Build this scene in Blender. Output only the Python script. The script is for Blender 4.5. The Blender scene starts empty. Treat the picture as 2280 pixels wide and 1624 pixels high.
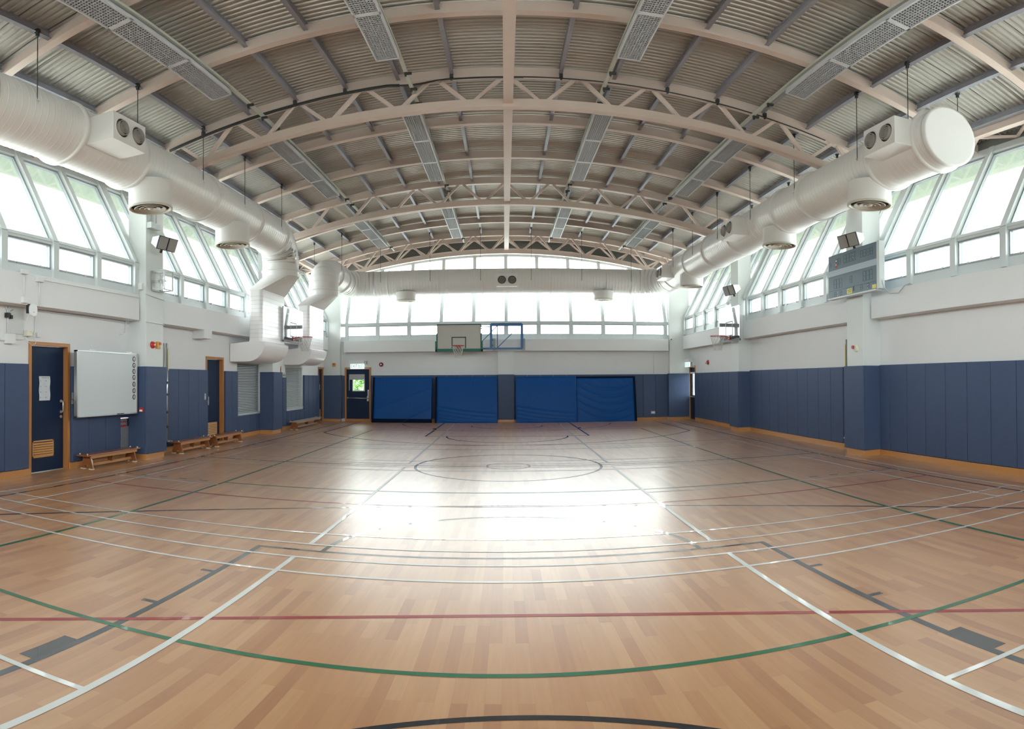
import bpy, bmesh, math, random
from mathutils import Matrix, Vector
random.seed(7)
SC = bpy.context.scene
COL = SC.collection
PI = math.pi

# ------------------------------------------------------------------ camera (stitched panorama: equirectangular lens)
F = 1360.; YH = 832.3; X0 = 1124.6; W_, H_ = 2280., 1624.
PIT = -.010; ROLL = .0055
cam = bpy.data.cameras.new('camera')
cam.type = 'PANO'; cam.panorama_type = 'EQUIRECTANGULAR'
cam.longitude_min = -X0/F; cam.longitude_max = (W_-X0)/F
cam.latitude_max = YH/F; cam.latitude_min = -(H_-YH)/F
cam.clip_start = .05; cam.clip_end = 500
camo = bpy.data.objects.new('camera', cam); COL.objects.link(camo); SC.camera = camo
cp, sp, cr, sr = math.cos(PIT), math.sin(PIT), math.cos(ROLL), math.sin(ROLL)
Mv = Matrix(((cr,0,-sr),(0,1,0),(sr,0,cr))) @ Matrix(((1,0,0),(0,cp,-sp),(0,sp,cp)))
camo.matrix_world = Matrix.Translation((-.0525,0,1.665)) @ (Mv.transposed() @ Matrix(((1,0,0),(0,0,-1),(0,1,0)))).to_4x4()

# ------------------------------------------------------------------ world and exposure
SC.view_settings.view_transform = 'Standard'; SC.view_settings.look = 'None'
SC.view_settings.gamma = 1; SC.view_settings.use_curve_mapping = False
SC.view_settings.exposure = 1.37
SC.cycles.max_bounces = 14; SC.cycles.diffuse_bounces = 7; SC.cycles.transparent_max_bounces = 12
SC.cycles.sample_clamp_indirect = 8
SKY = 5.6
wd = bpy.data.worlds.new('overcast'); SC.world = wd; wd.use_nodes = True
nt = wd.node_tree; nt.nodes.clear()
wo = nt.nodes.new('ShaderNodeOutputWorld'); bg = nt.nodes.new('ShaderNodeBackground')
tc = nt.nodes.new('ShaderNodeTexCoord'); sx = nt.nodes.new('ShaderNodeSeparateXYZ'); rp = nt.nodes.new('ShaderNodeValToRGB')
nt.links.new(tc.outputs['Generated'], sx.inputs[0]); nt.links.new(sx.outputs[2], rp.inputs[0])
e = rp.color_ramp.elements
e[0].position = 0; e[0].color = (.17,.2,.16,1)
e[1].position = .02; e[1].color = (.55,.6,.58,1)
q = rp.color_ramp.elements.new(.10); q.color = (.96,.98,1,1)
q = rp.color_ramp.elements.new(.5); q.color = (1,1,1,1)
nt.links.new(rp.outputs[0], bg.inputs[0]); bg.inputs[1].default_value = SKY
nt.links.new(bg.outputs[0], wo.inputs[0])

def portal(loc, rot, sx_, sy_):
    l = bpy.data.lights.new('window_daylight', 'AREA'); l.shape = 'RECTANGLE'; l.size = sx_; l.size_y = sy_
    l.cycles.is_portal = True
    o = bpy.data.objects.new('window_daylight', l); o.location = loc; o.rotation_euler = rot; COL.objects.link(o)
portal((-8.25, 11.5, 4.95), (0, -math.radians(90), 0), 3.4, 26)
portal((8.25, 11.5, 4.95), (0, math.radians(90), 0), 3.4, 26)
portal((0, 25.75, 5.1), (math.radians(-90), 0, 0), 15, 3.8)
portal((0, -2.6, 5.1), (math.radians(90), 0, 0), 15, 3.8)  # sky portal for the added window strip behind the camera

# ------------------------------------------------------------------ materials
MATS = {}
def mat(name, col, rough=.5, metal=0., noise=0., nscale=8., bump=0., bscale=60., spec=.5, coat=0., emit=None, estr=0.):
    if name in MATS: return MATS[name]
    m = bpy.data.materials.new(name); m.use_nodes = True; n = m.node_tree; b = n.nodes['Principled BSDF']
    b.inputs['Base Color'].default_value = (*col, 1); b.inputs['Roughness'].default_value = rough
    b.inputs['Metallic'].default_value = metal; b.inputs['Specular IOR Level'].default_value = spec
    b.inputs['Coat Weight'].default_value = coat
    t = n.nodes.new('ShaderNodeTexCoord')
    nz = n.nodes.new('ShaderNodeTexNoise'); nz.inputs['Scale'].default_value = nscale; nz.inputs['Detail'].default_value = 4
    n.links.new(t.outputs['Object'], nz.inputs['Vector'])
    mx = n.nodes.new('ShaderNodeMix'); mx.data_type = 'RGBA'
    mx.inputs['A'].default_value = (*[c*(1-noise) for c in col], 1); mx.inputs['B'].default_value = (*[min(1, c*(1+noise)) for c in col], 1)
    n.links.new(nz.outputs['Fac'], mx.inputs['Factor']); n.links.new(mx.outputs['Result'], b.inputs['Base Color'])
    if bump:
        n2 = n.nodes.new('ShaderNodeTexNoise'); n2.inputs['Scale'].default_value = bscale
        n.links.new(t.outputs['Object'], n2.inputs['Vector'])
        bp = n.nodes.new('ShaderNodeBump'); bp.inputs['Strength'].default_value = bump; bp.inputs['Distance'].default_value = .01
        n.links.new(n2.outputs['Fac'], bp.inputs['Height']); n.links.new(bp.outputs['Normal'], b.inputs['Normal'])
    if emit:
        b.inputs['Emission Color'].default_value = (*emit, 1); b.inputs['Emission Strength'].default_value = estr
    MATS[name] = m; return m

def wood_mat(name, c1, c2, rough, scale=(2., 30., 30.), coat=0.):
    m = bpy.data.materials.new(name); m.use_nodes = True; n = m.node_tree; b = n.nodes['Principled BSDF']
    b.inputs['Roughness'].default_value = rough; b.inputs['Coat Weight'].default_value = coat
    t = n.nodes.new('ShaderNodeTexCoord'); mp = n.nodes.new('ShaderNodeMapping'); mp.inputs['Scale'].default_value = scale
    nz = n.nodes.new('ShaderNodeTexNoise'); nz.inputs['Scale'].default_value = 1.5; nz.inputs['Detail'].default_value = 5
    mx = n.nodes.new('ShaderNodeMix'); mx.data_type = 'RGBA'; mx.inputs['A'].default_value = (*c1,1); mx.inputs['B'].default_value = (*c2,1)
    n.links.new(t.outputs['Object'], mp.inputs[0]); n.links.new(mp.outputs[0], nz.inputs['Vector'])
    n.links.new(nz.outputs['Fac'], mx.inputs['Factor']); n.links.new(mx.outputs['Result'], b.inputs['Base Color'])
    MATS[name] = m; return m

def floor_mat():
    m = bpy.data.materials.new('parquet'); m.use_nodes = True; n = m.node_tree; b = n.nodes['Principled BSDF']
    t = n.nodes.new('ShaderNodeTexCoord'); sp_ = n.nodes.new('ShaderNodeSeparateXYZ'); cb = n.nodes.new('ShaderNodeCombineXYZ')
    n.links.new(t.outputs['Object'], sp_.inputs[0]); n.links.new(sp_.outputs[1], cb.inputs[0]); n.links.new(sp_.outputs[0], cb.inputs[1])
    def brick(w, h, off, c1, c2, mort):
        k = n.nodes.new('ShaderNodeTexBrick'); k.inputs['Scale'].default_value = 1; k.inputs['Brick Width'].default_value = w
        k.inputs['Row Height'].default_value = h; k.inputs['Mortar Size'].default_value = mort; k.inputs['Bias'].default_value = 0
        k.offset = off; k.offset_frequency = 2; k.squash = 1.0; k.squash_frequency = 2
        k.inputs['Color1'].default_value = (c1,c1,c1,1); k.inputs['Color2'].default_value = (c2,c2,c2,1); k.inputs['Mortar'].default_value = (.0,.0,.0,1)
        n.links.new(cb.outputs[0], k.inputs['Vector']); return k
    k1 = brick(.78, .078, .37, 0, 1, .0004)
    rmp = n.nodes.new('ShaderNodeValToRGB'); r = rmp.color_ramp.elements
    r[0].position = 0; r[0].color = (.47,.215,.100,1); r[1].position = 1; r[1].color = (.66,.37,.185,1)
    a = rmp.color_ramp.elements.new(.3); a.color = (.56,.28,.130,1)
    a = rmp.color_ramp.elements.new(.7); a.color = (.60,.318,.150,1)
    n.links.new(k1.outputs['Color'], rmp.inputs[0])
    mp = n.nodes.new('ShaderNodeMapping'); mp.inputs['Scale'].default_value = (2.2, 34, 1)
    nz = n.nodes.new('ShaderNodeTexNoise'); nz.inputs['Scale'].default_value = 1; nz.inputs['Detail'].default_value = 6
    n.links.new(cb.outputs[0], mp.inputs[0]); n.links.new(mp.outputs[0], nz.inputs['Vector'])
    hs = n.nodes.new('ShaderNodeMix'); hs.data_type = 'RGBA'; hs.blend_type = 'MULTIPLY'; hs.inputs['Factor'].default_value = 1
    g = n.nodes.new('ShaderNodeMapRange'); g.inputs['To Min'].default_value = .84; g.inputs['To Max'].default_value = 1.14
    n.links.new(nz.outputs['Fac'], g.inputs['Value'])
    n.links.new(rmp.outputs[0], hs.inputs['A']); n.links.new(g.outputs[0], hs.inputs['B'])
    n.links.new(hs.outputs['Result'], b.inputs['Base Color'])
    nr = n.nodes.new('ShaderNodeTexNoise'); nr.inputs['Scale'].default_value = 1.3; nr.inputs['Detail'].default_value = 5
    n.links.new(t.outputs['Object'], nr.inputs['Vector'])
    g2 = n.nodes.new('ShaderNodeMapRange'); g2.inputs['To Min'].default_value = .29; g2.inputs['To Max'].default_value = .37
    n.links.new(nr.outputs['Fac'], g2.inputs['Value']); n.links.new(g2.outputs[0], b.inputs['Roughness'])
    b.inputs['Specular IOR Level'].default_value = .8; b.inputs['Coat Weight'].default_value = .9; b.inputs['Coat Roughness'].default_value = .30
    MATS['parquet'] = m; return m

def glass_mat(name, tint, refl=1.0, rough=.02):
    m = bpy.data.materials.new(name); m.use_nodes = True; n = m.node_tree; n.nodes.clear()
    o = n.nodes.new('ShaderNodeOutputMaterial'); t = n.nodes.new('ShaderNodeBsdfTransparent'); t.inputs[0].default_value = (*tint,1)
    g = n.nodes.new('ShaderNodeBsdfGlossy'); g.inputs['Roughness'].default_value = rough
    f = n.nodes.new('ShaderNodeFresnel'); f.inputs[0].default_value = 1.45
    ml = n.nodes.new('ShaderNodeMath'); ml.operation = 'MULTIPLY'; ml.inputs[1].default_value = refl
    x = n.nodes.new('ShaderNodeMixShader')
    n.links.new(f.outputs[0], ml.inputs[0]); n.links.new(ml.outputs[0], x.inputs[0]); n.links.new(t.outputs[0], x.inputs[1]); n.links.new(g.outputs[0], x.inputs[2]); n.links.new(x.outputs[0], o.inputs[0])
    MATS[name] = m; return m

floor_mat()
PLASTER = mat('plaster', (.72,.725,.73), .75, noise=.03, nscale=1.5, bump=.08, bscale=90)
PLASTER_G = mat('plaster_cool', (.70,.73,.725), .75, noise=.03, nscale=1.5)
BEAMP = mat('beam_paint', (.63,.51,.45), .45, noise=.05, nscale=3)
DECK = mat('roof_deck', (.44,.41,.37), .36, metal=.45, noise=.15, nscale=.7)
PURL = mat('purlin_steel', (.33,.33,.37), .45, metal=.3, noise=.15, nscale=4)
DARK = mat('gable_board', (.16,.165,.15), .8)
CABLE = mat('cable_black', (.035,.04,.04), .5)
STEEL = mat('steel', (.55,.56,.57), .3, metal=.9, noise=.05)
GALV = mat('galvanised', (.45,.46,.46), .4, metal=.7, noise=.12)
WINF = mat('window_frame_paint', (.60,.64,.65), .38, noise=.04)
WINS = mat('sash_aluminium', (.36,.39,.41), .35, metal=.4)
PAD = mat('pad_vinyl', (.057,.086,.168), .55, spec=.3, noise=.07, nscale=5, bump=.05, bscale=260)
PADE = mat('pad_piping', (.03,.05,.11), .55)
MATB = mat('crash_mat_vinyl', (.0,.062,.26), .42, spec=.2, noise=.10, nscale=1.5)
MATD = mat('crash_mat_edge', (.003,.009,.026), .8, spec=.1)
DUCT = mat('duct_jacket', (.88,.86,.865), .33, noise=.02, nscale=4, coat=.1)
DUCTG = mat('duct_grey', (.34,.32,.31), .5)
VENT = mat('vent_dark', (.03,.028,.025), .7)
LGREY = mat('light_housing', (.60,.62,.65), .4, noise=.03)
GRILLE = mat('light_grille', (.50,.51,.54), .45)
LINT = mat('light_inside', (.16,.16,.17), .6)
SKIRT = wood_mat('skirting_wood', (.60,.29,.10), (.50,.22,.07), .35, coat=.2)
DFRAME = wood_mat('door_frame_wood', (.50,.22,.07), (.40,.165,.05), .35, (20,20,2))
BWOOD = wood_mat('bench_wood', (.34,.12,.042), (.24,.075,.026), .3, (20,2,20), coat=.3)
BWOOD2 = wood_mat('bench_light_wood', (.56,.27,.10), (.46,.21,.075), .35, (20,2,20))
LOUV = wood_mat('louvre_wood', (.68,.36,.13), (.60,.30,.10), .4, (2,2,20))
BOLD = wood_mat('bench_worn_wood', (.42,.34,.28), (.30,.22,.17), .5, (20,2,20))
DBLUE = mat('door_blue', (.006,.020,.058), .45, spec=.25, noise=.12, nscale=3)
WHITE = mat('white_plastic', (.8,.8,.8), .35)
CREAM = mat('cream_plastic', (.72,.70,.55), .4)
BLACK = mat('black_plastic', (.02,.02,.022), .4)
RED = mat('red_plastic', (.45,.02,.025), .35)
ORANGE = mat('amber_plastic', (.65,.30,.03), .4)
YEL = mat('yellow_label', (.70,.62,.15), .5)
WBOARD = mat('whiteboard', (.66,.72,.74), .12, coat=.4)
PAPER = mat('paper', (.62,.66,.70), .25, noise=.06, nscale=20)
INK = mat('ink', (.05,.09,.1), .6)
MAG = mat('magnet_ring', (.05,.03,.05), .5)
SLAT = mat('shutter_slat', (.66,.70,.71), .4)
SLATD = mat('shutter_dark', (.08,.11,.12), .6)
BBOARD = mat('backboard_face', (.50,.49,.45), .5, noise=.05)
GRNP = mat('backboard_padding', (.02,.17,.13), .6)
BLUEF = mat('blue_frame_paint', (.03,.12,.30), .4)
RIM = mat('rim_orange', (.42,.045,.04), .4)
NET = mat('net_cord', (.62,.60,.57), .8)
SCOREB = mat('scoreboard_face', (.115,.17,.215), .4, noise=.06, nscale=3)
SCORED = mat('scoreboard_segment', (.05,.08,.11), .5)
BANDW = mat('scoreboard_band', (.42,.50,.58), .4)
LWHITE = mat('line_white', (.80,.82,.82), .3, spec=.8, coat=.8)
LBLACK = mat('line_black', (.016,.02,.03), .26, spec=.8, coat=.8)
LGREEN = mat('line_green', (.0,.15,.065), .3, spec=.8, coat=.5)
LRED = mat('line_red', (.36,.012,.022), .3, spec=.8, coat=.5)
LEAF = mat('leaves', (.09,.22,.03), .6, noise=.5, nscale=9)
BARK = mat('bark', (.12,.09,.06), .8, noise=.3)
SIGNG = mat('exit_green', (.02,.30,.20), .5)
SIGNW = mat('exit_panel', (.8,.9,.88), .5, emit=(.8,1,.95), estr=.38)
GROUND = mat('outside_paving', (.50,.51,.48), .9, noise=.2, nscale=.5)
PANE = glass_mat('window_glass', (.93,.97,.96), .8)
ACRY = glass_mat('acrylic', (.90,.93,.95), 2.2, .04)
GREYP = mat('speaker_grille', (.36,.345,.34), .6)
SILV = mat('satin_silver', (.6,.6,.58), .3, metal=.8)

# ------------------------------------------------------------------ mesh builder
class MB:
    def __init__(s): s.v = []; s.f = []; s.sm = []
    def add(s, vs, fs, smooth=False):
        o = len(s.v); s.v += [tuple(v) for v in vs]; s.f += [tuple(i+o for i in f) for f in fs]; s.sm += [smooth]*len(fs); return s
    def box(s, x0, x1, y0, y1, z0, z1):
        x0,x1 = min(x0,x1),max(x0,x1); y0,y1 = min(y0,y1),max(y0,y1); z0,z1 = min(z0,z1),max(z0,z1)
        return s.add([(x0,y0,z0),(x1,y0,z0),(x1,y1,z0),(x0,y1,z0),(x0,y0,z1),(x1,y0,z1),(x1,y1,z1),(x0,y1,z1)],
              [(0,3,2,1),(4,5,6,7),(0,1,5,4),(1,2,6,5),(2,3,7,6),(3,0,4,7)])
    def bar(s, p, q, w, h, up=(0,0,1)):
        p, q = Vector(p), Vector(q); d = (q-p).normalized(); u = Vector(up)
        if abs(d.dot(u)) > .98: u = Vector((0,1,0))
        a = d.cross(u).normalized(); b = a.cross(d).normalized()
        vs = [c + a*i*w/2 + b*j*h/2 for c in (p,q) for (i,j) in ((-1,-1),(1,-1),(1,1),(-1,1))]
        return s.add(vs, [(3,2,1,0),(4,5,6,7),(0,1,5,4),(1,2,6,5),(2,3,7,6),(3,0,4,7)])
    def tube(s, path, r, seg=8, caps=True, closed=False):
        P = [Vector(p) for p in path]; n = len(P); rs = r if isinstance(r, (list,tuple)) else [r]*n
        vs = []; prev = None
        for i in range(n):
            if closed: t = (P[(i+1)%n]-P[i-1])
            else: t = P[min(i+1,n-1)]-P[max(i-1,0)]
            if t.length < 1e-7: t = P[-1]-P[0]
            t = t.normalized()
            if prev is None:
                u = Vector((0,0,1)) if abs(t.z) < .9 else Vector((1,0,0))
                a = t.cross(u).normalized()
            else:
                a = (prev - t*prev.dot(t)).normalized()
            prev = a; b = t.cross(a)
            for k in range(seg):
                th = 2*PI*k/seg; vs.append(P[i] + (a*math.cos(th)+b*math.sin(th))*rs[i])
        fs = []
        m = n if closed else n-1
        for i in range(m):
            j = (i+1) % n
            for k in range(seg):
                l = (k+1) % seg; fs.append((i*seg+k, i*seg+l, j*seg+l, j*seg+k))
        s.add(vs, fs, True)
        if caps and not closed:
            o = len(s.v)-len(vs)
            s.f.append(tuple(o+k for k in range(seg-1,-1,-1))); s.sm.append(False)
            s.f.append(tuple(o+(n-1)*seg+k for k in range(seg))); s.sm.append(False)
        return s
    def cyl(s, c, r, h, axis='z', seg=24, r2=None):
        c = Vector(c); d = {'x':Vector((1,0,0)),'y':Vector((0,1,0)),'z':Vector((0,0,1))}[axis]
        return s.tube([c-d*h/2, c+d*h/2], [r, r if r2 is None else r2], seg)
    def lathe(s, prof, c, axis='z', seg=32, dirv=1):
        # prof: list of (radius, height) from centre c along axis*dirv
        c = Vector(c); ax = {'x':0,'y':1,'z':2}[axis]; o1, o2 = (ax+1)%3, (ax+2)%3
        vs = []
        for (r,h) in prof:
            for k in range(seg):
                th = 2*PI*k/seg; v = [0,0,0]; v[ax] = h*dirv; v[o1] = r*math.cos(th); v[o2] = r*math.sin(th)
                vs.append(c+Vector(v))
        fs = [(i*seg+k, i*seg+(k+1)%seg, (i+1)*seg+(k+1)%seg, (i+1)*seg+k) for i in range(len(prof)-1) for k in range(seg)]
        return s.add(vs, fs, True)
    def prism(s, poly, axis, a, b):
        # poly: 2D points in the plane of the other two axes (in x,y,z order), extruded a..b
        n = len(poly); vs = []
        for t in (a,b):
            for (p,q) in poly:
                vs.append({'x':(t,p,q),'y':(p,t,q),'z':(p,q,t)}[axis])
        fs = [tuple(range(n)), tuple(range(2*n-1,n-1,-1))] + [(i,(i+1)%n+0,n+(i+1)%n,n+i) for i in range(n)]
        return s.add(vs, fs)
    def build(s, name, material, parent=None, bevel=0., loc=None, fixn=True):
        me = bpy.data.meshes.new(name)
        base = Vector((0,0,0))
        if parent is not None:
            base = wloc(parent)
        elif loc is not None: base = Vector(loc)
        me.from_pydata([tuple(Vector(v)-base) for v in s.v], [], s.f)
        for p, q in zip(me.polygons, s.sm): p.use_smooth = q
        if fixn:
            bm = bmesh.new(); bm.from_mesh(me); bmesh.ops.recalc_face_normals(bm, faces=bm.faces)
            if bevel:
                bmesh.ops.bevel(bm, geom=[e_ for e_ in bm.edges if len(e_.link_faces)==2 and e_.calc_face_angle(0) > .7], offset=bevel, segments=2, affect='EDGES', profile=.6)
            bm.to_mesh(me); bm.free()
        me.materials.append(material)
        o = bpy.data.objects.new(name, me); COL.objects.link(o)
        if parent is not None: o.parent = parent
        else: o.location = base
        return o
def wloc(o):
    v = Vector(o.location)
    while o.parent: o = o.parent; v = v + Vector(o.location)
    return v
def thing(name, label, cat, loc=(0,0,0), group=None):
    o = bpy.data.objects.new(name, None); COL.objects.link(o); o.location = loc; o.empty_display_size = .2
    o['label'] = label; o['category'] = cat
    if group: o['group'] = group
    return o
def tag(o, label, cat, group=None):
    o['label'] = label; o['category'] = cat
    if group: o['group'] = group
    return o
def struct(o): o['kind'] = 'structure'; return o
def sempty(name, loc=(0,0,0)):
    o = bpy.data.objects.new(name, None); COL.objects.link(o); o.location = loc; o['kind'] = 'structure'; return o
def dup(root, loc, label=None, rotz=None):
    r = root.copy(); COL.objects.link(r); r.location = loc
    if rotz is not None: r.rotation_euler = (0,0,rotz)
    if label: r['label'] = label
    for ch in list(root.children):
        c = ch.copy(); COL.objects.link(c); c.parent = r
        for g in list(ch.children):
            d = g.copy(); COL.objects.link(d); d.parent = c
    return r
def textmesh(body, size, extrude=.001):
    c = bpy.data.curves.new('lettering', 'FONT'); c.body = body; c.size = size; c.extrude = extrude; c.align_x = 'CENTER'; c.align_y = 'CENTER'
    o = bpy.data.objects.new('lettering', c); COL.objects.link(o); bpy.context.view_layer.update()
    me = bpy.data.meshes.new_from_object(o.evaluated_get(bpy.context.evaluated_depsgraph_get()))
    bpy.data.objects.remove(o); bpy.data.curves.remove(c); return me
def lettering(name, body, size, loc, rot, material, parent, sxy=(1,1)):
    me = textmesh(body, size); me.materials.clear(); me.materials.append(material)
    o = bpy.data.objects.new(name, me); COL.objects.link(o); o.parent = parent
    o.location = Vector(loc)-wloc(parent); o.rotation_euler = rot; o.scale = (sxy[0], sxy[1], 1); return o
ORD = ['first','second','third','fourth','fifth','sixth','seventh','eighth','ninth','tenth','eleventh','twelfth','thirteenth','fourteenth','fifteenth','sixteenth','seventeenth','eighteenth','nineteenth','twentieth','twenty-first','twenty-second']

# ------------------------------------------------------------------ key dimensions
YF = 24.1          # far pads face
YB = -2.2          # wall behind the camera
RR = 26.5          # roof radius
def arc(x, top): return top - (RR - math.sqrt(RR*RR - x*x))
DECK_Z = 7.78

# ------------------------------------------------------------------ floor and its court lines
floor = struct(MB().box(-8.2, 8.2, YB-.2, 24.6, -.1, 0).build('floor', MATS['parquet']))
TH = .0016
line_n = 0
def seg_line(pts, w, material, label, closed=False, z=0.):
    """flat painted strip of width w along a centre polyline"""
    P = [Vector((x,y)) for x,y in pts]; n = len(P); L = []; R_ = []
    global line_n; line_n += 1
    for i in range(n):
        if closed: a, b = P[i-1], P[(i+1)%n]
        else: a, b = P[max(i-1,0)], P[min(i+1,n-1)]
        d = (b-a).normalized(); nn = Vector((-d.y, d.x)); k = 1.
        if 0 < i < n-1 or closed:
            d1 = (P[i]-P[i-1]).normalized(); k = 1/max(.5, abs(d.dot(d1)))
        L.append(P[i]+nn*w/2*k); R_.append(P[i]-nn*w/2*k)
    mb = MB(); z1 = .0006+.00003*line_n
    vs = [(p.x,p.y,z1) for p in L]+[(p.x,p.y,z1) for p in R_]
    m = n if closed else n-1
    mb.add(vs, [(n+i, n+(i+1)%n, (i+1)%n, i) for i in range(m)])
    o = mb.build('court_line', material, floor, fixn=False); o['label'] = label
    return o
def arcpts(cx, cy, r, a0, a1, n=64): return [(cx+r*math.cos(math.radians(a0+(a1-a0)*i/n)), cy+r*math.sin(math.radians(a0+(a1-a0)*i/n))) for i in range(n+1)]
CY = 11.68; LW_ = .05
black = 'black basketball line'; white = 'white badminton line'; green = 'green volleyball line'; red = 'red netball line'
# basketball (black)
for s in (-1, 1): seg_line([(s*6.42,-.3),(s*6.42,23.6)], LW_, LBLACK, black)
seg_line([(-6.42,CY),(6.42,CY)], LW_, LBLACK, black)
seg_line(arcpts(0, CY, 1.77, 0, 360, 96)[:-1], LW_, LBLACK, black, True)
for (base, d) in ((-.3, 1), (23.66, -1)):
    ft = base+d*5.82
    seg_line([(-2.42,ft),(2.42,ft)], LW_, LBLACK, black)
    for s in (-1, 1):
        seg_line([(s*2.40,base),(s*2.40,ft)], .055, LBLACK, black)
        for t in (4.88, 3.99): seg_line([(s*2.42,base+d*t),(s*2.54,base+d*t)], .05, LBLACK, black)
        seg_line([(s*2.47,base+d*2.73),(s*2.47,base+d*3.12)], .11, LBLACK, black)
    seg_line(arcpts(0, ft, 1.76, 0, 180*d), LW_, LBLACK, black)
    hc = base+d*1.72
    seg_line(arcpts(0, hc, 1.27, 0, 180*d), LW_, LBLACK, black)
    c3 = base+d*1.5; r3 = 6.74; aa = math.degrees(math.acos(5.76/r3))
    seg_line([(5.76, base)]+arcpts(0, c3, r3, d*aa, d*(180-aa), 96)+[(-5.76, base)], LW_, LBLACK, black, z=.0001)
# netball (red)
for y in (7.86, 15.42): seg_line([(-6.42,y),(6.42,y)], LW_, LRED, red, z=.0003)
seg_line(arcpts(0, CY, .41, 0, 360, 48)[:-1], .04, LRED, red, True, z=.0003)
seg_line(arcpts(0, .06, 4.03, 0, 180, 96), LW_, LRED, red, z=.0003)
seg_line(arcpts(0, 23.4, 3.95, -8, -172, 96), LW_, LRED, red, z=.0003)
# volleyball (green)
for s in (-1, 1): seg_line([(s*4.45,3.13),(s*4.45,20.03)], LW_, LGREEN, green, z=.0006)
for y in (3.155, 20.03): seg_line([(-4.45,y),(4.45,y)], LW_, LGREEN, green, z=.0006)
for y in (8.87, 14.47): seg_line([(-4.45,y),(4.45,y)], LW_, LGREEN, green, z=.0006)
for y in (8.88, 14.47):
    for s in (-1, 1):
        for x in (4.75, 5.15, 5.53, 5.9, 6.23): seg_line([(s*x,y),(s*(x+.16),y)], LW_, LGREEN, green, z=.0006)
# badminton (white), four courts lying across the hall
WZ = .0009
courts = [(-.4, 5.28, -.85), (5.75, 11.47, 0), (11.92, 17.62, 0), (18.07, 23.5, 0)]
for i, (a, b, _) in enumerate(courts):
    mid = {0:2.32, 1:8.62, 2:14.77, 3:20.85}[i]; far = b < 18
    ys = [a, a+.45, b-.45, b]
    if i == 0: ys = [4.83, 5.28]
    if i == 2: ys = [11.92, 12.37]
    if i == 3: ys = []
    for y in ys: seg_line([(-6.66,y),(6.66,y)], .042, LWHITE, white, z=WZ)
    for s in (-1, 1):
        seg_line([(s*1.955,a),(s*1.955,b)], .048, LWHITE, white, z=WZ)
        seg_line([(s*5.93,a),(s*5.93,b)], .042, LWHITE, white, z=WZ)
        seg_line([(s*6.66,a),(s*6.66,b)], .042, LWHITE, white, z=WZ)
        seg_line([(s*1.955,mid),(s*6.66,mid)], .042, LWHITE, white, z=WZ)

# ------------------------------------------------------------------ walls with openings
def wall_x(name, side, segs, ztop, thick=.25):
    """side wall; segs: list of (y0, y1, xface, [openings (ya, yb, za, zb)])"""
    mb = MB()
    for (y0, y1, xf, ops) in segs:
        xo = xf + side*thick
        ops = sorted(ops); y = y0
        for (a, b, za, zb) in ops:
            if a > y: mb.box(xf, xo, y, a, 0, ztop)
            if za > 0: mb.box(xf, xo, a, b, 0, za)
            mb.box(xf, xo, a, b, zb, ztop); y = b
        mb.box(xf, xo, y, y1, 0, ztop)
    return struct(mb.build(name, PLASTER))
XL, XL3 = -7.55, -7.38
XR, XR3 = 7.45, 7.38
wl = wall_x('wall_left', -1, [(YB,18.0,XL,[(7.59,8.64,0,2.33),(14.06,15.06,0,2.28),(15.93,17.75,.66,2.2),(10.22,10.58,.16,.88)]),
     (18.0,YF+.4,XL3,[(18.57,19.03,0,2.12),(19.43,21.27,.66,2.15),(23.16,23.98,0,2.18)])], 3.44)
wr = wall_x('wall_right', 1, [(YB,18.0,XR,[]),(18.0,YF+.4,XR3,[(23.06,24.04,0,2.16)])], 3.44)
mb = MB(); yf = YF+.07
mb.box(-7.6,-6.46,yf,yf+.25,0,3.24); mb.box(-6.46,-5.5,yf,yf+.25,2.13,3.24); mb.box(-5.5,7.6,yf,yf+.25,0,3.24)
wf = struct(mb.build('wall_far', PLASTER))
wb = struct(MB().box(-8.6,8.6,YB-.25,YB,0,3.24).box(-9.2,9.2,YB-.25,YB,5.3,7.8).build('wall_back', PLASTER))  # upper part solid to limit light from the added window strip
# protruding ring beams under the windows (part of the walls)
def beam(par, x0, x1, y0, y1, z0, z1): return MB().box(x0,x1,y0,y1,z0,z1).build('ring_beam', PLASTER, par, bevel=.008)
for (y0, y1) in ((YB,3.6),(4.4,10.53),(11.33,17.52)):
    beam(wl, XL-.05, -7.24, y0, y1, 2.93, 3.47); beam(wr, XR+.05, 7.16, y0, y1, 2.88, 3.43)
beam(wl, XL-.05, -7.16, 18.3, 23.9, 2.9, 3.42); beam(wr, XR+.05, 7.12, 18.25, 23.9, 2.86, 3.40)
beam(wf, -6.5, 6.5, 23.86, yf+.1, 2.79, 3.26)
# stub of a beam under the left ring beam
MB().box(XL,-7.22,13.35,13.78,2.72,2.95).build('beam_stub', PLASTER, wl)
# plastered panel with the deeper chase at the near left
MB().box(XL,-7.52,7.06,7.42,2.46,2.95).build('wall_panel', mat('panel_grey',(.60,.62,.61),.7), wl)

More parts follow.
